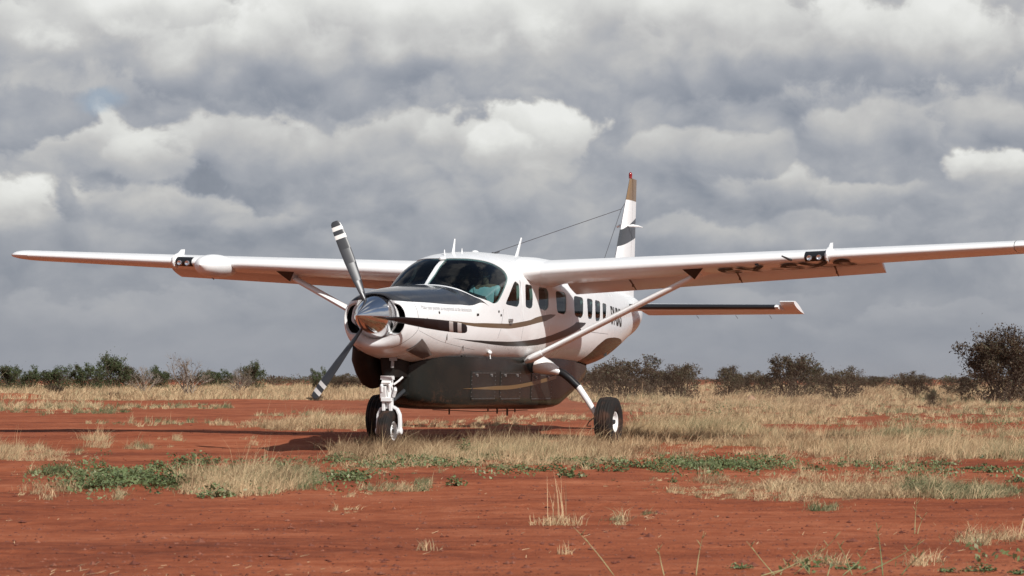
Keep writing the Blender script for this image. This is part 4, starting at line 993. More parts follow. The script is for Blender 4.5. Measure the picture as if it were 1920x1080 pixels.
def build_wing(side):
    nm = MB(); XT = .745
    rings = [wring(t, side, XT) for t in np.linspace(.0, 7.66, 30)]
    nm.loft(rings, 0, caps=False); n = len(rings[0])
    # closing spar face (cove) behind, dark
    nm.add([r[0] for r in rings]+[r[-1] for r in rings], [(i, i+1, 30+i+1, 30+i) for i in range(29)], 1)
    # tip section, full chord, rounded off
    tr_ = []
    for t, sc in ((7.668, 1), (7.76, 1), (7.86, .97), (7.93, .88), (7.99, .70), (8.025, .42), (8.04, .12)):
        r = wring(t, side, 1.0, 1.0); c = Vector(wp(t, side, .42, .01)); tr_.append([c+Vector(((p-c).x*(.55+.45*sc), (p-c).y, (p-c).z*sc)) for p in r])
    nm.loft(tr_, 0)
    w = nm.build('wing', None, AIR, mats=['wing_white', 'intake_dark'], sharp=50)
    # flap, lowered
    def surf(name, t0, t1, x0, defl, ds, dz, endcut=0):
        b = MB(); rr = []
        k = 12
        for i in range(k+1):
            t = t0+(t1-t0)*i/k; c = ch(t); fc = (1-x0)*c
            base = wp(t, side, x0, (af(x0, True, .15)+af(x0, False, .15))/2); pts = []
            for q in range(20):
                a = 2*pi*q/20; x = (1-cos(a))/2 if a <= pi else (1-cos(a))/2
                y = (1 if a <= pi else -1)*5*(.17)*(.2969*math.sqrt(x)-.126*x-.3516*x*x+.2843*x**3-.1036*x**4)*.9
                xx = x*fc; yy = y*fc; ca, sa = cos(INC+R(defl)), sin(INC+R(defl))
                pts.append(base+Vector((-(xx*ca+yy*sa)-ds, 0, -xx*sa+yy*ca-dz)))
            rr.append(pts)
        b.loft(rr); return b.build(name, 'wing_white', w, sharp=60)
    fl = surf('flap', .86, 5.66, .735, 20, .05, .03)
    surf('aileron', 5.70, 7.64, .755, 1.5, 0, 0.0)
    # flap hinge fairings and track brackets
    for tt in (1.9, 3.55, 5.0):
        b = MB(); p = wp(tt, side, .70, af(.70, False, .16)); q = wp(tt, side, .93, -.06, 0, -.10)
        b.tube([p+Vector((.12, 0, .01)), p+Vector((0, 0, -.01)), q+Vector((.1, 0, .03))], [.006, .014, .008], 6); b.box((p+q)/2+Vector((.05, 0, .0)), (.08, .012, .04)); b.build('flap_track', 'louvre_brown', w)
    # lamp unit in the leading edge
    tl = 4.93 if side > 0 else 4.86
    b = MB(); th = .145; rr = []
    for t in np.linspace(tl-.14, tl+.14, 5):
        xs = [.055, .035, .018, .006, 0]; rr.append([wp(t, side, x-.0035, af(x, True, th)+.002) for x in xs]+[wp(t, side, x-.0035, af(x, False, th)-.002) for x in (.006, .018, .035, .05)])
    b.loft(rr, 0, caps=False, closed=False); ll = b.build('landing_light', 'boot_rubber', w)
    for dt in (-.07, .065):
        b = MB(); p = wp(tl+dt, side, -.012, -.012)
        b.lathe([(-.06, .036), (.0, .038), (.010, .034), (.004, .022), (-.02, .0)], p, (1, .0, -.06), 20); b.build('lamp', 'lamp_lens', ll)
    tf = tl+.165; b = MB(); outer, inner = [], []
    xs = [.22, .16, .10, .05, .02, .004, 0]
    prof = [(x, af(x, True, th), 1) for x in xs]+[(x, af(x, False, th), -1) for x in (.004, .02, .05, .09)]
    for i, (x, y, u) in enumerate(prof):
        h = .030 if i > 1 else .055
        ex = -.018 if x < .05 else 0
        inner.append((x, y)); outer.append((x+ex-(.0 if i > 2 else -.01), y+(h if u > 0 else -.018)*(1 if x > .01 else .4)))
    va = [wp(tf, side, *p) for p in inner]+[wp(tf, side, *p) for p in outer]; vb = [wp(tf+.022, side, *p) for p in inner]+[wp(tf+.022, side, *p) for p in outer]
    n = len(inner); fs = []
    for i in range(n-1):
        fs += [(i, i+1, n+i+1, n+i), (2*n+i, 3*n+i, 3*n+i+1, 2*n+i+1), (n+i, n+i+1, 3*n+i+1, 3*n+i)]
    fs += [(0, n, 3*n, 2*n), (n-1, 3*n-1, 4*n-1, 2*n-1)]
    b.add(va+vb, fs); b.build('stall_fence', 'wing_white', w, False)
    # navigation light at the tip
    b = MB(); p = wp(7.96, side, .10, .02); b.ellip(p, (.06, .03, .022)); b.build('navigation_light', 'lamp_lens', w)
    # root fairing
    b = MB(); rr = []
    for t, g in ((.55, 1.35), (.72, 1.25), (.84, 1.10), (.95, 1.0)):
        r = wring(t, side, .6, 1.0); c = wp(t, side, .30, .01); rr.append([c+Vector(((p-c).x*(1+(g-1)*.35), 0, (p-c).z*(g))) for p in r])
    b.loft(rr, 0, caps=False); b.build('root_fairing', 'wing_white', w, sharp=70)
    # strut
    lo = V(4.66, side*.74, 1.27); hi = wp(3.22, side, .22, af(.22, False, .155)-.01)
    b = MB(); d = (hi-lo).normalized(); chd = Vector((1, 0, 0)); chd = (chd-d*chd.dot(d)).normalized(); nn_ = d.cross(chd); rr = []
    for u, sc in ((0, 1.1), (.04, 1.0), (.5, 1.0), (.95, .95), (1, .95)):
        c = lo+(hi-lo)*u; rr.append([c+chd*(.105*sc*cos(q))+nn_*(.045*sc*sin(q)) for q in [2*pi*j/18 for j in range(18)]])
    b.loft(rr); st = b.build('wing_strut', 'wing_white', w)
    b = MB(); rr = []
    for u, sc in ((-.03, .6), (.0, 1.12), (.04, 1.08), (.07, 1.0)):
        c = lo+(hi-lo)*u; rr.append([c+chd*(.115*sc*cos(q))+nn_*(.052*sc*sin(q)) for q in [2*pi*j/18 for j in range(18)]])
    b.loft(rr); b.build('strut_cuff', 'wing_white', st)
    # upper fairing: wedge with an open dark mouth
    xL, xR, xa = 3.02, 3.32, .14
    T = lambda t, x, d=0: wp(t, side, x, af(x, False, .155), 0, -d)
    a0, a1 = T(xL, .06), T(xR, .06); low = T(3.16, .15, .115); bk0, bk1 = T(3.0, .42), T(3.3, .42)
    lowb = T(3.16, .34, .06)
    b = MB(); b.add([a0, a1, low, bk0, bk1, lowb], [(0, 3, 5, 2), (1, 2, 5, 4), (3, 4, 5)], 0)
    e = Vector((.004, 0, 0)); b.add([a0+e, a1+e, low+e], [(0, 1, 2)], 1)
    b.build('strut_fairing', None, w, False, mats=['wing_white', 'boot_rubber'])
    return w
wl = build_wing(1); wr = build_wing(-1)
wl['label'] = 'left wing with dark registration lettering on its underside'; wr['label'] = 'right wing with a white radar pod on its leading edge'
# radar pod on the right wing
b = MB(); rr = []
for u in np.linspace(0, 1, 14):
    s_ = 3.98+u*.95; r = (1-(1-min(u/.55, 1))**2.2)**.5 if u < .55 else 1-.25*((u-.55)/.45)**2
    r = max(r, .02); rr.append([V(s_, -4.27+.23*r*cos(q), 2.645+.178*r*sin(q)) for q in [2*pi*j/28 for j in range(28)]])
b.loft(rr); b.build('radar_pod', 'wing_white', wr)
b = MB(); p = wp(4.60, 1, .0, .0); b.tube([p+Vector((-.05, 0, -.03)), p+Vector((.10, 0, -.03)), p+Vector((.46, -.02, .0))], [.016, .018, .011], 8); b.build('pitot_tube', 'trim_dark', wl)
b = MB(); p = wp(4.10, 1, .04, af(.04, False, .15)); b.box(p, (.03, .05, .035)); b.build('stall_warning', 'trim_dark', wl, False)
# registration under the left wing
vs, fs = text_mesh('5Y-SXS', .92, 0, .016, .70)
out = []
for x, y in vs:
    t = 3.46+x; xc = .50-y*1.10/ch(t)
    out.append(wp(t, 1, xc, af(xc, False, .172-.006*t)-.011))
mesh_obj('wing_lettering', out, fs, mat('letter_brown', (.022, .02, .02), .6), wl, False)
# gap strip ahead of the flap
def strip(t0, t1, x0, x1, m, name):
    k = 12; r0 = [wp(t0+(t1-t0)*i/k, 1, x0, af(x0, False, .172-.006*(t0+(t1-t0)*i/k))-.012) for i in range(k+1)]
    r1 = [wp(t0+(t1-t0)*i/k, 1, x1, af(x1, False, .172-.006*(t0+(t1-t0)*i/k))-.012) for i in range(k+1)]
    mesh_obj(name, r0+r1, [(i, i+1, k+2+i, k+1+i) for i in range(k)], m, wl, False)
strip(4.35, 5.62, .66, .745, 'intake_dark', 'flap_slot')

# ---- tail
def fin_t(z, u): return 0
def fin_le(z): return (11.29+(z-3.1)*.575) if z > 2.95 else 11.204-(2.95-z)*3.4
def fin_te(z): return 12.42+(z-3.1)*.06
def hinge(z): return 12.06+(z-3.1)*.12
def build_fin():
    zs = sorted(set(list(np.round(np.linspace(2.45, 4.50, 24), 3))+[4.10]))
    def ring(z, s0, s1, full0, full1, side=None, n=9, flat=False):
        c = full1-full0; out = []
        for up in (1, -1):
            ks = range(n+1) if up > 0 else range(n-1, 0, -1)
            for i in ks:
                u = i/n; s = s0+(s1-s0)*u; x = (s-full0)/c
                y = 5*.11*c*(.2969*math.sqrt(max(x, 0))-.126*x-.3516*x*x+.2843*x**3-.1036*x**4)
                y = min(y, .10); out.append(V(s, up*y, z))
        return out
    def colour(zc, s):
        # grey band rising aft, gold tip
        zu = 3.60+(s-11.69)*.28; zl_ = 3.29+(s-11.53)*.19
        if zc > 4.10: return 1
        if zl_ < zc < zu: return 2
        return 0
    def skin_(name, s0f, s1f, parent, zlo, zhi, n=9):
        # fine grid so that the band edges are clean
        b = MB(); k = 30; zz = list(np.linspace(zlo, zhi, k)); rings = [ring(z, s0f(z), s1f(z), fin_le(max(z, 2.95)) if z > 2.95 else fin_le(z), fin_te(z), n=n) for z in zz]
        m = len(rings[0]); vs = [v for r in rings for v in r]; fs, ms = [], []
        for i in range(k-1):
            for j in range(m):
                a = i*m+j; c2 = i*m+(j+1) % m; q = (a, c2, c2+m, a+m); ce = sum((vs[x] for x in q), Vector())/4
                fs.append(q); ms.append(0)
        fs.append(tuple(range((k-1)*m, k*m))); ms.append(0)
        b.v = vs; b.f = fs; b.m = ms
        return b.build(name, 'fin_paint', parent, sharp=40)
    f = skin_('tail_fin', fin_le, lambda z: hinge(z)-.012 if z < 4.10 else 12.17, AIR, 2.40, 4.50, 14)
    r = skin_('rudder', lambda z: hinge(z)+.006 if z < 4.07 else 12.20, lambda z: fin_te(z)-.001, f, 2.35, 4.49, 10)
    b = MB(); b.tube([V(12.12, 0, 4.49), V(12.12, 0, 4.53)], .03, 10); b.ellip(V(12.12, 0, 4.555), (.032, .032, .045)); b.build('beacon', 'lens_red', f)
    for sd in (1, -1):
        b = MB(); b.tube([V(11.86, sd*.05, 3.64), V(11.88, sd*.12, 3.645), V(12.0, sd*.20, 3.64), V(12.12, sd*.23, 3.63)], [.016, .026, .014, .005], 8); b.build('fin_antenna', 'wing_white', f)
    return f
fin = build_fin()
def build_stab(side):
    zl = 2.21; rings = []
    def sring(t, s0, s1, full0, full1, n=10, defl=0, piv=None):
        c = full1-full0; out = []
        for up in (1, -1):
            ks = range(n+1) if up > 0 else range(n-1, 0, -1)
            for i in ks:
                u = (i/n)**1.5; s = s0+(s1-s0)*u; x = (s-full0)/c
                y = 5*.105*c*(.2969*math.sqrt(max(x, 0))-.126*x-.3516*x*x+.2843*x**3-.1036*x**4)
                ds, z = s, up*y
                if defl: 
                    dx = s-piv; ds = piv+dx*cos(defl)+z*sin(defl); z = -dx*sin(defl)+z*cos(defl)
                out.append(V(ds, side*t, zl+z))
        return out
    le = lambda t: 10.95+.11*t; te = lambda t: 12.22-.03*t; hg = lambda t: 11.68
    b = MB(); k = 8; rr = [sring(t, le(t), hg(t)-.01, le(t), te(t)) for t in np.linspace(.05, 2.86, k)]
    b.loft(rr); st = b.build('tailplane', 'wing_white', AIR, sharp=50)
    b = MB(); rr = []
    for t in np.linspace(.28, 2.80, k):
        full = sring(t, le(t)-.004, le(t)+.10, le(t)-.004, te(t)); n = 10
        rr.append([p+Vector((.004, 0, .004 if i <= n else -.004)) for i, p in enumerate(full)])
    b.loft(rr); b.build('deicing_boot', 'boot_rubber', st)
    dfl = R(13)
    b = MB(); rr = [sring(t, hg(t)+.004, te(t), le(t), te(t), 10, dfl, 11.68) for t in np.linspace(.34, 2.88, k)]
    b.loft(rr); el_ = b.build('elevator', 'wing_white', st, sharp=50)
    b = MB(); rr = [sring(t, le(2.9)+.02, te(t), le(2.9)+.02, te(t), 10, dfl*1.0, 11.68) for t in (2.88, 3.0, 3.10, 3.125)]
    b.loft(rr); b.build('elevator_horn', 'wing_white', el_, sharp=50)
    for t in (1.2, 1.9, 2.5):
        b = MB(); p = V(12.18, side*t, 2.09); b.tube([p, p+Vector((-.16, 0, -.05))], .004, 5); b.build('static_wick', 'wire', el_)
    return st
build_stab(1); build_stab(-1)
b = MB(); b.ellip(V(12.55, 0, 2.12), (.2, .06, .16)); b.build('tail_cone', 'wing_white', AIR)
b = MB(); b.tube([V(10.72, 0, 1.55), V(10.74, 0, 1.42)], .014, 6); b.tube([V(10.70, -.03, 1.42), V(10.85, .06, 1.44)], .012, 6); b.build('tail_tiedown', 'trim_dark', AIR)

# ---- roof antennas and wires
def blade_ant(s, z, h, sweep, c, t=0.0):
    b = MB(); b.loft([[V(s+ds_*c, t+dt, z) for ds_, dt in ((0, 0), (.4, .012), (1, 0), (.4, -.012))], [V(s+sweep+ds_*c*.4, t+dt, z+h) for ds_, dt in ((0, 0), (.4, .006), (1, 0), (.4, -.006))]])
    b.build('blade_antenna', 'wing_white', AIR, False)
blade_ant(3.35, 2.75, .21, .10, .12); blade_ant(5.95, 2.79, .34, .30, .16, .02); blade_ant(3.20, 2.72, .075, .01, .05, -.06); blade_ant(3.5, 2.75, .075, .01, .05, .09)
for s_, z_ in ((2.98, 2.655), (4.3, 2.81)):
    b = MB(); b.ellip(V(s_, 0, z_), (.07, .05, .03)); b.build('dome_antenna', 'wing_white', AIR)
b = MB(); b.tube([V(4.96, 0, 2.82), V(11.59, 0, 3.92), V(11.80, 0, 4.03)], .0055, 5); b.tube([V(10.2, .0, 2.62), V(11.59, 0, 3.92)], .0055, 5)
b.tube([V(5.15, 0, 2.84), V(5.32, 0, 2.87)], .016, 6); b.tube([V(5.05, 0, 2.79), V(5.05, 0, 2.85)], .014, 6); b.build('antenna_wire', 'wire', AIR)

# ---- cargo pod
PR = [(1.42, .14, .74, 1.16), (1.50, .28, .66, 1.22), (1.66, .38, .60, 1.25), (1.95, .47, .575, 1.28), (2.35, .575, .56, 1.28), (2.55, .61, .555, 1.28), (4.0, .62, .545, 1.28), (6.25, .62, .515, 1.28), (6.42, .615, .53, 1.28), (7.3, .57, .74, 1.24), (8.2, .46, .98, 1.19), (8.7, .30, 1.10, 1.17)]
def pod_row(s):
    for i in range(len(PR)-1):
        if PR[i][0] <= s <= PR[i+1][0]:
            u = (s-PR[i][0])/(PR[i+1][0]-PR[i][0]); return [a+(c-a)*u for a, c in zip(PR[i], PR[i+1])]
def pod_pt(s, z, side=1, off=0):
    _, w, zb, zt = pod_row(s); zb2 = zb; k = (z-zb2)/.10
    t = w*(1-max(0, 1-k)**2.6)**(1/2.6) if k > 0 else 0
    t += .02*max(0, min(1, (z-zb2)/.6))
    return V(s, side*(t+off), z)
def build_pod():
    b = MB(); rr = []
    ss = sorted(set([round(x, 3) for x in list(np.linspace(1.42, 2.5, 14))+list(np.linspace(2.5, 8.7, 40))]))
    for s in ss:
        _, w, zb, zt = pod_row(s); zs = [zb+.0005, zb+.004, zb+.014, zb+.035, zb+.065, zb+.10, zb+.18]+[zb+.18+(zt-zb-.18)*i/8 for i in range(1, 9)]
        L = [pod_pt(s, z) for z in zs]; rr.append(L[::-1]+[V(s, -(q.y), q.z) for q in L])
    b.loft(rr); pod = b.build('cargo_pod', 'pod_paint', AIR, sharp=40)
    pod['label'] = 'dark grey belly cargo pod with a thin gold stripe'
    # gold stripe
    for sd in (1, -1):
        v0, v1 = [], []
        for i in range(25):
            s = 2.30+i*.16; zc = .845+.012*math.sin(i*.1)+.16*max(0, (i-10)/14)**1.5; w = .028*min(1, i/8+.05)
            v0.append(pod_pt(s, zc-w, sd, .011)); v1.append(pod_pt(s, zc+w, sd, .011))
        mesh_obj('gold_stripe', v0+v1, [(i, i+1, 26+i, 25+i) for i in range(24)], 'pod_gold', pod, False)
    def door(s0, s1, z0, z1):
        b = MB(); k = 6; ring_o, ring_i = [], []
        pts = [(s0+.04, z0), (s1-.04, z0), (s1, z0+.04), (s1, z1), (s0, z1), (s0, z0+.04)]
        fine = []
        for i in range(6):
            p, q = pts[i], pts[(i+1) % 6]
            for j in range(4): fine.append((p[0]+(q[0]-p[0])*j/4, p[1]+(q[1]-p[1])*j/4))
        cs, cz = (s0+s1)/2, (z0+z1)/2
        A_ = [pod_pt(s, z, 1, .0005) for s, z in fine]; B_ = [pod_pt(cs+(s-cs)*.985, cz+(z-cz)*.975, 1, .007) for s, z in fine]; C_ = [pod_pt(cs+(s-cs)*.93, cz+(z-cz)*.86, 1, .007) for s, z in fine]
        b.loft([A_, B_], 0, caps=False); b.loft([B_, C_], 0, caps=False); b.add([*C_], [tuple(range(len(C_)))], 0)
        d = b.build('pod_door', 'pod_paint', pod, sharp=20)
        r = MB()
        for i in range(int((s1-s0)/.055)):
            for zz in (z0+.028, z1-.028):
                p = pod_pt(s0+.05+i*.055, zz, 1, .008)
                if p.x > 1.07-s1+.03: r.box(p, (.010, .005, .010))
        for i in range(int((z1-z0)/.06)):
            for sx in (s0+.02, s1-.02): r.box(pod_pt(sx, z0+.06+i*.055, 1, .008), (.009, .005, .009))
        ro = r.build('rivets', 'rivet_grey', d, False); ro['kind'] = 'stuff'
        for fr in (.2, .8):
            h = MB(); h.box(pod_pt(s0+(s1-s0)*fr, z1-.05, 1, .012), (.07, .012, .02)); h.box(pod_pt(s0+(s1-s0)*fr+.02, z1-.065, 1, .014), (.02, .014, .03)); h.build('door_latch', 'rivet_grey', d, False)
    door(2.50, 3.46, .68, 1.09); door(3.66, 4.52, .67, 1.09); door(5.0, 5.95, .66, 1.06)
    for s_, h, l in ((3.3, .09, .03), (4.9, .05, .03), (5.3, .08, .04), (5.75, .11, .05), (6.1, .06, .03)):
        b = MB(); zb = pod_row(s_)[2]; b.box(V(s_, 0, zb-h/2+.01), (l, .012, h)); b.build('belly_antenna', 'trim_dark', pod, False)
    b = MB(); b.tube([V(2.4, .1, .55), V(4.4, .1, .50), V(6.4, .1, .50)], .006, 5); b.build('drain_line', 'trim_dark', pod)
build_pod()

# ---- exhaust stack, nose gear tunnel
b = MB(); pts = [(1.05, -.34, 1.45), (1.12, -.37, 1.26), (1.26, -.38, 1.10), (1.42, -.39, .96), (1.50, -.39, .89)]
rr = []
for i, p in enumerate(pts):
    w = [.17, .185, .18, .16, .10][i]; h = [.20, .20, .19, .16, .10][i]
    d = Vector((-.5, 0, -.85)).normalized(); up_ = Vector((.85, 0, -.5)).normalized()
    rr.append([V(*p)+Vector((0, 1, 0))*w*cos(q)+up_*h*sin(q) for q in [2*pi*j/20 for j in range(20)]])
b.loft(rr); b.build('exhaust_stack', 'exhaust_metal', AIR)
b = MB(); rr = []
for z, s0, s1, w in ((1.34, .95, 1.75, .15), (1.22, .96, 1.72, .145), (1.10, .98, 1.68, .135), (1.00, 1.02, 1.60, .12), (.985, 1.06, 1.5, .09)):
    c = (s0+s1)/2; h = (s1-s0)/2; rr.append([V(c+h*math.copysign(abs(cos(q))**.6, cos(q)), w*math.copysign(abs(sin(q))**.6, sin(q)), z) for q in [2*pi*j/24 for j in range(24)]])
b.loft(rr); ng = b.build('nose_gear_fairing', 'exhaust_metal', AIR)

# ---- wheels
def wheel(name, parent, c, rad, width, rim_r, out=1):
    o = bpy.data.objects.new(name, None); COL.objects.link(o); o.parent = parent; o.location = c
    w = width/2; b = MB(); pr = [(-w*.62, rim_r*.98), (-w*.85, rim_r*1.08), (-w, rim_r+(rad-rim_r)*.42), (-w*.95, rim_r+(rad-rim_r)*.70), (-w*.78, rad*.965)]
    g = 4; top = []
    for i in range(g+1):
        x0 = -w*.72+i*(1.44*w)/(g+.0001) 
    xs = np.linspace(-w*.74, w*.74, 2*9+1)
    for i, x in enumerate(xs):
        dome = rad*(1-.035*(x/w)**2*2.2); gr = .014 if i in (4, 8, 10, 14) and True else 0
        pr.append((x, dome-gr))
    pr += [(w*.78, rad*.965), (w*.95, rim_r+(rad-rim_r)*.70), (w, rim_r+(rad-rim_r)*.42), (w*.85, rim_r*1.08), (w*.62, rim_r*.98)]
    b.lathe(pr, (0, 0, 0), (0, 1, 0), 56); b.build('tyre', 'tyre_rubber', o, sharp=28)
    b = MB()
    for sd in (1, -1):
        b.lathe([(w*.66*sd, rim_r*1.0), (w*.74*sd, rim_r*.97), (w*.70*sd, rim_r*.88), (w*.35*sd, rim_r*.78), (w*.28*sd, rim_r*.45), (w*.45*sd, rim_r*.34), (w*.52*sd, rim_r*.30), (w*.52*sd, 0)], (0, 0, 0), (0, 1, 0), 36)
    for k in range(6):
        a = 2*pi*k/6; b.tube([(rim_r*.6*cos(a), w*.28, rim_r*.6*sin(a)), (rim_r*.6*cos(a), w*.42, rim_r*.6*sin(a))], .011, 6)
    r = b.build('rim', 'wing_white', o, sharp=30)
    b = MB(); b.lathe([(w*.50, rim_r*.22), (w*.72, rim_r*.2), (w*.74, 0)], (0, 0, 0), (0, 1, 0), 16); b.build('hub_cap', 'trim_dark', r)
    return o
# main gear
for sd in (1, -1):
    g = bpy.data.objects.new('main_gear', None); COL.objects.link(g); g.parent = AIR; g.location = V(5.12, sd*.9, 1.1)
    L0 = V(5.12, sd*.9, 1.1); q = lambda s, t, z: V(s, sd*t, z)-L0
    b = MB(); b.tube([q(5.11, .70, 1.20), q(5.11, .85, 1.155), q(5.11, 1.0, 1.10), q(5.11, 1.05, 1.075)], [.20, .15, .085, .062], 16, sx=.72, up=(0, 0, 1)); b.build('gear_fairing', 'white_paint', g)
    b = MB(); b.tube([q(5.11, 1.0, 1.10), q(5.11, 1.10, 1.06), q(5.11, 1.20, .985), q(5.11, 1.33, .865)], [.058, .058, .057, .054], 14); b.build('rubber_boot', 'boot_rubber', g)
    b = MB(); b.tube([q(5.11, 1.29, .90), q(5.11, 1.33, .865), q(5.11, 1.48, .66), q(5.12, 1.60, .47), q(5.12, 1.64, .40)], [.046, .050, .045, .040, .040], 14); b.tube([q(5.12, 1.58, .40), q(5.12, 1.80, .37)], .035, 10); b.build('gear_leg', 'wing_white', g)
    b = MB(); b.box(q(5.12, 1.62, .39), (.16, .03, .16)); b.tube([q(5.0, 1.6, .42), q(4.9, 1.56, .36), q(4.93, 1.52, .30), q(5.05, 1.55, .30)], .008, 6); b.build('brake_caliper', 'trim_dark', g, False)
    wheel('wheel', g, q(5.12, 1.79, .365), .365, .275, .155)
# nose gear
g = bpy.data.objects.new('nose_gear', None); COL.objects.link(g); g.parent = AIR; g.location = V(1.07, 0, .5); L0 = V(1.07, 0, .5)
q = lambda s, t, z: V(s, t, z)-L0
wheel('wheel', g, q(1.07, 0, .285), .285, .185, .128)
b = MB(); b.tube([q(1.07, 0, 1.05), q(1.07, 0, .70)], .052, 16); b.build('oleo_strut', 'wing_white', g)
b = MB(); b.tube([q(1.07, 0, .72), q(1.07, 0, .60)], .034, 14); b.tube([q(1.07, 0, .99), q(1.07, 0, .70)], .036, 14); b.build('oleo_piston', 'steel', g)
b = MB(); b.tube([q(1.07, 0, .86), q(1.07, 0, .58)], [.048, .06], 14)
rr = []
path = [(.155, .26), (.157, .40), (.150, .50), (.115, .575), (.06, .605), (0, .612), (-.06, .605), (-.115, .575), (-.150, .50), (-.157, .40), (-.155, .26)]
ring = []
for i, (t, z) in enumerate(path):
    p0 = path[max(i-1, 0)]; p1 = path[min(i+1, len(path)-1)]; dt, dz = p1[0]-p0[0], p1[1]-p0[1]; l = math.hypot(dt, dz); nt, nz = dz/l, -dt/l
    hw = .038 if 0 < i < len(path)-1 else .04; hh = .016
    ring.append([q(1.07+a*hw, t+nt*c*hh, z+nz*c*hh) for a, c in ((-1, -1), (1, -1), (1, 1), (-1, 1))])
b.loft(ring)
for sd in (1, -1): b.lathe([(-.02, .045), (.022, .045), (.03, .03), (.03, 0)], q(1.07, sd*.157, .285), (0, sd, 0), 18)
fk = b.build('fork', 'wing_white', g, sharp=40)
add_bevel(fk, .004, 2)
b = MB()
b.box(q(.985, -.045, .80), (.07, .085, .16), Matrix.Rotation(R(12), 3, 'Y')); b.box(q(.97, .0, .93), (.05, .13, .06), Matrix.Rotation(R(-35), 3, 'Y'))
b.tube([q(1.02, -.05, .97), q(.94, -.06, .88), q(.96, -.06, .80)], .022, 8); b.tube([q(1.02, .055, .97), q(.95, .05, .89), q(.96, .05, .80)], .020, 8)
b.box(q(.98, 0, .70), (.05, .15, .05)); b.box(q(1.0, .05, .62), (.04, .04, .14)); b.box(q(1.0, -.05, .62), (.04, .04, .14))
sc = b.build('torque_link', 'wing_white', g, False); add_bevel(sc, .006, 2)
b = MB(); b.tube([q(1.05, .07, .90), q(1.08, .13, .95), q(1.12, .17, 1.0)], .014, 8); b.tube([q(1.02, .08, .74), q(1.0, .115, .82), q(1.03, .10, .86)], .022, 8); b.box(q(1.0, .0, .99), (.10, .16, .05)); b.build('steering_arm', 'wing_white', g)
b = MB(); b.tube([q(.96, .09, 1.26), q(.955, .085, 1.12)], .022, 10); b.box(q(.95, .10, 1.24), (.03, .10, .05)); b.build('drag_link_bracket', 'rivet_grey', g)
b = MB(); b.tube([q(1.12, .0, .66), q(1.7, .12, .95)], .028, 8); b.build('drag_brace', 'trim_dark', g)

# ---- cabin interior
b = MB(); b.loft([[V(s, t, z) for t, z in ((-.70, 2.02), (.70, 2.02), (.66, 2.12), (.4, 2.20), (0, 2.225), (-.4, 2.20), (-.66, 2.12))] for s in (2.62, 2.95)]); b.build('glareshield', 'trim_dark', AIR, False)
b = MB(); b.box(V(2.93, 0, 1.92), (.03, 1.3, .42)); b.build('instrument_panel', 'trim_dark', AIR, False)
b = MB(); b.box(V(5.3, 0, 1.34), (5.0, 1.2, .03)); b.build('cabin_floor', 'trim_dark', AIR, False)
b = MB(); b.box(V(9.0, 0, 1.95), (.03, 1.1, 1.2)); b.build('rear_bulkhead', 'headliner', AIR, False)
def seat(s, t):
    o = bpy.data.objects.new('seat', None); COL.objects.link(o); o.parent = AIR; o.location = V(s, t, 1.34)
    b = MB(); b.box((0, 0, .36), (.46, .44, .12)); add_bevel(b.build('cushion', 'seat_leather', o), .04, 3)
    b = MB(); b.box((-.26, 0, .66), (.12, .44, .60), Matrix.Rotation(R(-8), 3, 'Y')); add_bevel(b.build('backrest', 'seat_leather', o), .045, 3)
    b = MB(); b.box((-.30, 0, 1.04), (.09, .26, .17)); add_bevel(b.build('headrest', 'seat_leather', o), .04, 3)
    b = MB(); b.box((0, 0, .15), (.34, .34, .30)); b.build('seat_base', 'trim_dark', o, False)
for s, t in ((3.62, .36), (3.62, -.36), (4.7, .42), (4.7, -.42), (5.6, .42), (5.6, -.42), (6.5, .42), (6.5, -.42), (7.4, .4), (7.4, -.4)): seat(s, t)
b = MB(); b.tube([V(2.95, .36, 1.95), V(3.13, .36, 1.95)], .018, 8); b.tube([V(3.13, .22, 2.02), V(3.13, .24, 1.94), V(3.13, .48, 1.94), V(3.13, .50, 2.02)], .016, 8); b.build('control_yoke', 'black_rubber', AIR)

# ---- pilot (seated in the left front seat)
def skin_body(name, verts, edges, radii, root, m, parent=None, sub=2):
    me = bpy.data.meshes.new(name); me.from_pydata(verts, edges, []); o = bpy.data.objects.new(name, me); COL.objects.link(o)
    sk = o.modifiers.new('skin', 'SKIN')
    bm = bmesh.new(); bm.from_mesh(me); lay = bm.verts.layers.skin.verify()
    bm.verts.ensure_lookup_table()
    for i, r in enumerate(radii): bm.verts[i][lay].radius = r if hasattr(r, '__len__') else (r, r); bm.verts[i][lay].use_root = (i == root)
    bm.to_mesh(me); bm.free()
    sb = o.modifiers.new('sub', 'SUBSURF'); sb.levels = sub; sb.render_levels = sub
    dg = bpy.context.evaluated_depsgraph_get(); me2 = bpy.data.meshes.new_from_object(o.evaluated_get(dg)); o.modifiers.clear(); o.data = me2
    me2.materials.clear(); me2.materials.append(MATS[m])
    for p_ in me2.polygons: p_.use_smooth = True
    if parent is not None: o.parent = parent
    return o
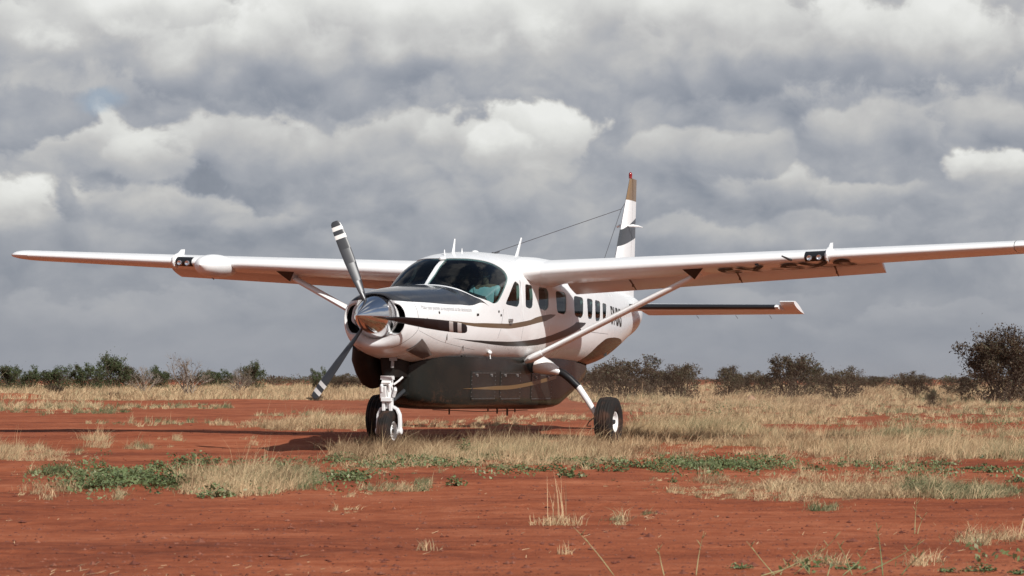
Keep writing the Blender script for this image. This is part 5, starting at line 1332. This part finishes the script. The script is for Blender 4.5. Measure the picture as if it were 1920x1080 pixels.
def pilot():
    # local frame: x forward, y left, z up, origin at the hip on the seat
    o = bpy.data.objects.new('person', None); COL.objects.link(o)
    M = AIR.matrix_basis if False else Matrix.Translation((-1.631, 32.2, 0)) @ (Matrix.Rotation(R(-109.4), 4, 'Z') @ Matrix.Rotation(R(-.5), 4, 'X'))
    o.matrix_world = M @ Matrix.Translation(V(3.70, .38, 1.82))
    tag(o, 'pilot in a pale blue short-sleeved shirt seated behind the windshield of the aeroplane', 'person')
    vs = [(0, 0, 0), (-.02, 0, .20), (-.03, 0, .38), (.0, 0, .50), (.02, 0, .57), (.05, 0, .66), (.06, 0, .73),
          (-.02, .17, .43), (.08, .25, .20), (.33, .20, .17), (.42, .16, .19),
          (-.02, -.17, .43), (.08, -.25, .20), (.33, -.16, .17), (.42, -.12, .19),
          (.02, .10, -.02), (.42, .13, .02), (.50, .13, -.38), (.60, .13, -.42),
          (.02, -.10, -.02), (.42, -.13, .02), (.50, -.13, -.38), (.60, -.13, -.42)]
    es = [(0, 1), (1, 2), (2, 3), (3, 4), (4, 5), (5, 6), (2, 7), (7, 8), (8, 9), (9, 10), (2, 11), (11, 12), (12, 13), (13, 14), (0, 15), (15, 16), (16, 17), (17, 18), (0, 19), (19, 20), (20, 21), (21, 22)]
    rd = [(.15, .12), (.15, .11), (.16, .11), (.06, .06), (.058, .06), (.085, .10), (.07, .085), .072, .055, .042, .034, .072, .055, .042, .034, .09, .075, .05, .04, .09, .075, .05, .04]
    skin_body('body', vs, es, rd, 0, 'skin_tone', o)
    sv = vs[:3]+[(-.01, 0, .455)]+[vs[7], (.045, .22, .28), vs[11], (.045, -.22, .28)]
    skin_body('shirt', sv, [(0, 1), (1, 2), (2, 3), (2, 4), (4, 5), (2, 6), (6, 7)], [(.175, .14), (.175, .135), (.165, .12), (.075, .075), .078, .066, .078, .066], 0, 'shirt_blue', o)
    tv = [(0, 0, -.01), vs[15], vs[16], (.495, .13, -.36), vs[19], vs[20], (.495, -.13, -.36)]
    skin_body('trousers', tv, [(0, 1), (1, 2), (2, 3), (0, 4), (4, 5), (5, 6)], [(.17, .13), .105, .09, .06, .105, .09, .06], 0, 'hair_black', o)
    b = MB(); b.ellip((.035, 0, .735), (.105, .088, .085)); b.build('hair', 'hair_black', o)
    b = MB(); b.lathe([(0, .045), (.03, .045), (.035, 0)], (.04, .085, .67), (0, 1, 0), 14); b.lathe([(0, .045), (.03, .045), (.035, 0)], (.04, -.085, .67), (0, -1, 0), 14)
    b.tube([(.04, .10, .70), (.04, .07, .80), (.04, 0, .835), (.04, -.07, .80), (.04, -.10, .70)], .012, 6); b.tube([(.05, .11, .65), (.13, .09, .60), (.16, .03, .60)], .006, 5); b.build('headset', 'trim_dark', o)
    b = MB()
    b.ellip((.155, 0, .665), (.02, .014, .028))
    for sd in (1, -1): b.ellip((.135, sd*.034, .692), (.012, .014, .009)); b.ellip((.045, sd*.09, .67), (.02, .012, .03))
    b.ellip((.142, 0, .628), (.012, .026, .008)); b.build('face', 'skin_tone', o)
    for sd in (1, -1):
        hv = [(.42, sd*(.16 if sd > 0 else .12), .19)]; base = Vector(hv[0]); vv = [tuple(base), tuple(base+Vector((.07, 0, .01)))]; ee = [(0, 1)]; rr_ = [(.03, .02), (.038, .018)]
        for k in range(4):
            y = (k-1.5)*.02; i0 = len(vv); vv += [tuple(base+Vector((.10, y, .012))), tuple(base+Vector((.125, y, -.012))), tuple(base+Vector((.105, y, -.04)))]; ee += [(1, i0), (i0, i0+1), (i0+1, i0+2)]; rr_ += [.0095, .009, .008]
        i0 = len(vv); vv += [tuple(base+Vector((.045, -sd*.038, .01))), tuple(base+Vector((.08, -sd*.05, -.005)))]; ee += [(0, i0), (i0, i0+1)]; rr_ += [.011, .009]
        skin_body('hand', vv, ee, rr_, 0, 'skin_tone', o, 1)
pilot()

# dust still hanging behind the aeroplane
def dust():
    b = MB(); b.box((4.5, 66, .95), (27, 52, 2.1)); m = bpy.data.materials.new('dust'); m.use_nodes = True; t = m.node_tree; t.nodes.clear()
    o = N(t, 'ShaderNodeOutputMaterial'); tc = N(t, 'ShaderNodeTexCoord'); n = NOISE(t, tc.outputs['Object'], .16, 3, .5); sp = N(t, 'ShaderNodeSeparateXYZ', inp={0: tc.outputs['Object']})
    hz = SM(t, sp.outputs[2], 1.9, .1, 0, 1); ex = M_(t, 'MULTIPLY', SM(t, sp.outputs[0], -8.5, -1, 0, 1), SM(t, sp.outputs[0], 17.5, 8, 0, 1)); ey = M_(t, 'MULTIPLY', SM(t, sp.outputs[1], 41, 52, 0, 1), SM(t, sp.outputs[1], 91, 75, 0, 1))
    d = M_(t, 'MULTIPLY', M_(t, 'MULTIPLY', SM(t, n, .38, .62, .15, 1), hz), M_(t, 'MULTIPLY', M_(t, 'MULTIPLY', ex, ey), .008))
    v = N(t, 'ShaderNodeVolumePrincipled', inp={'Color': (.70, .47, .34, 1), 'Density': d, 'Anisotropy': .1}); t.links.new(v.outputs[0], o.inputs['Volume']); MATS['dust'] = m
    try: m.cycles.volume_step_rate = 4.0
    except Exception: pass
    ob = b.build('dust_cloud', 'dust', None, False, 0); tag(ob, 'thin red-brown dust hanging over the grass behind the aeroplane', 'dust', None, 'stuff')
dust()
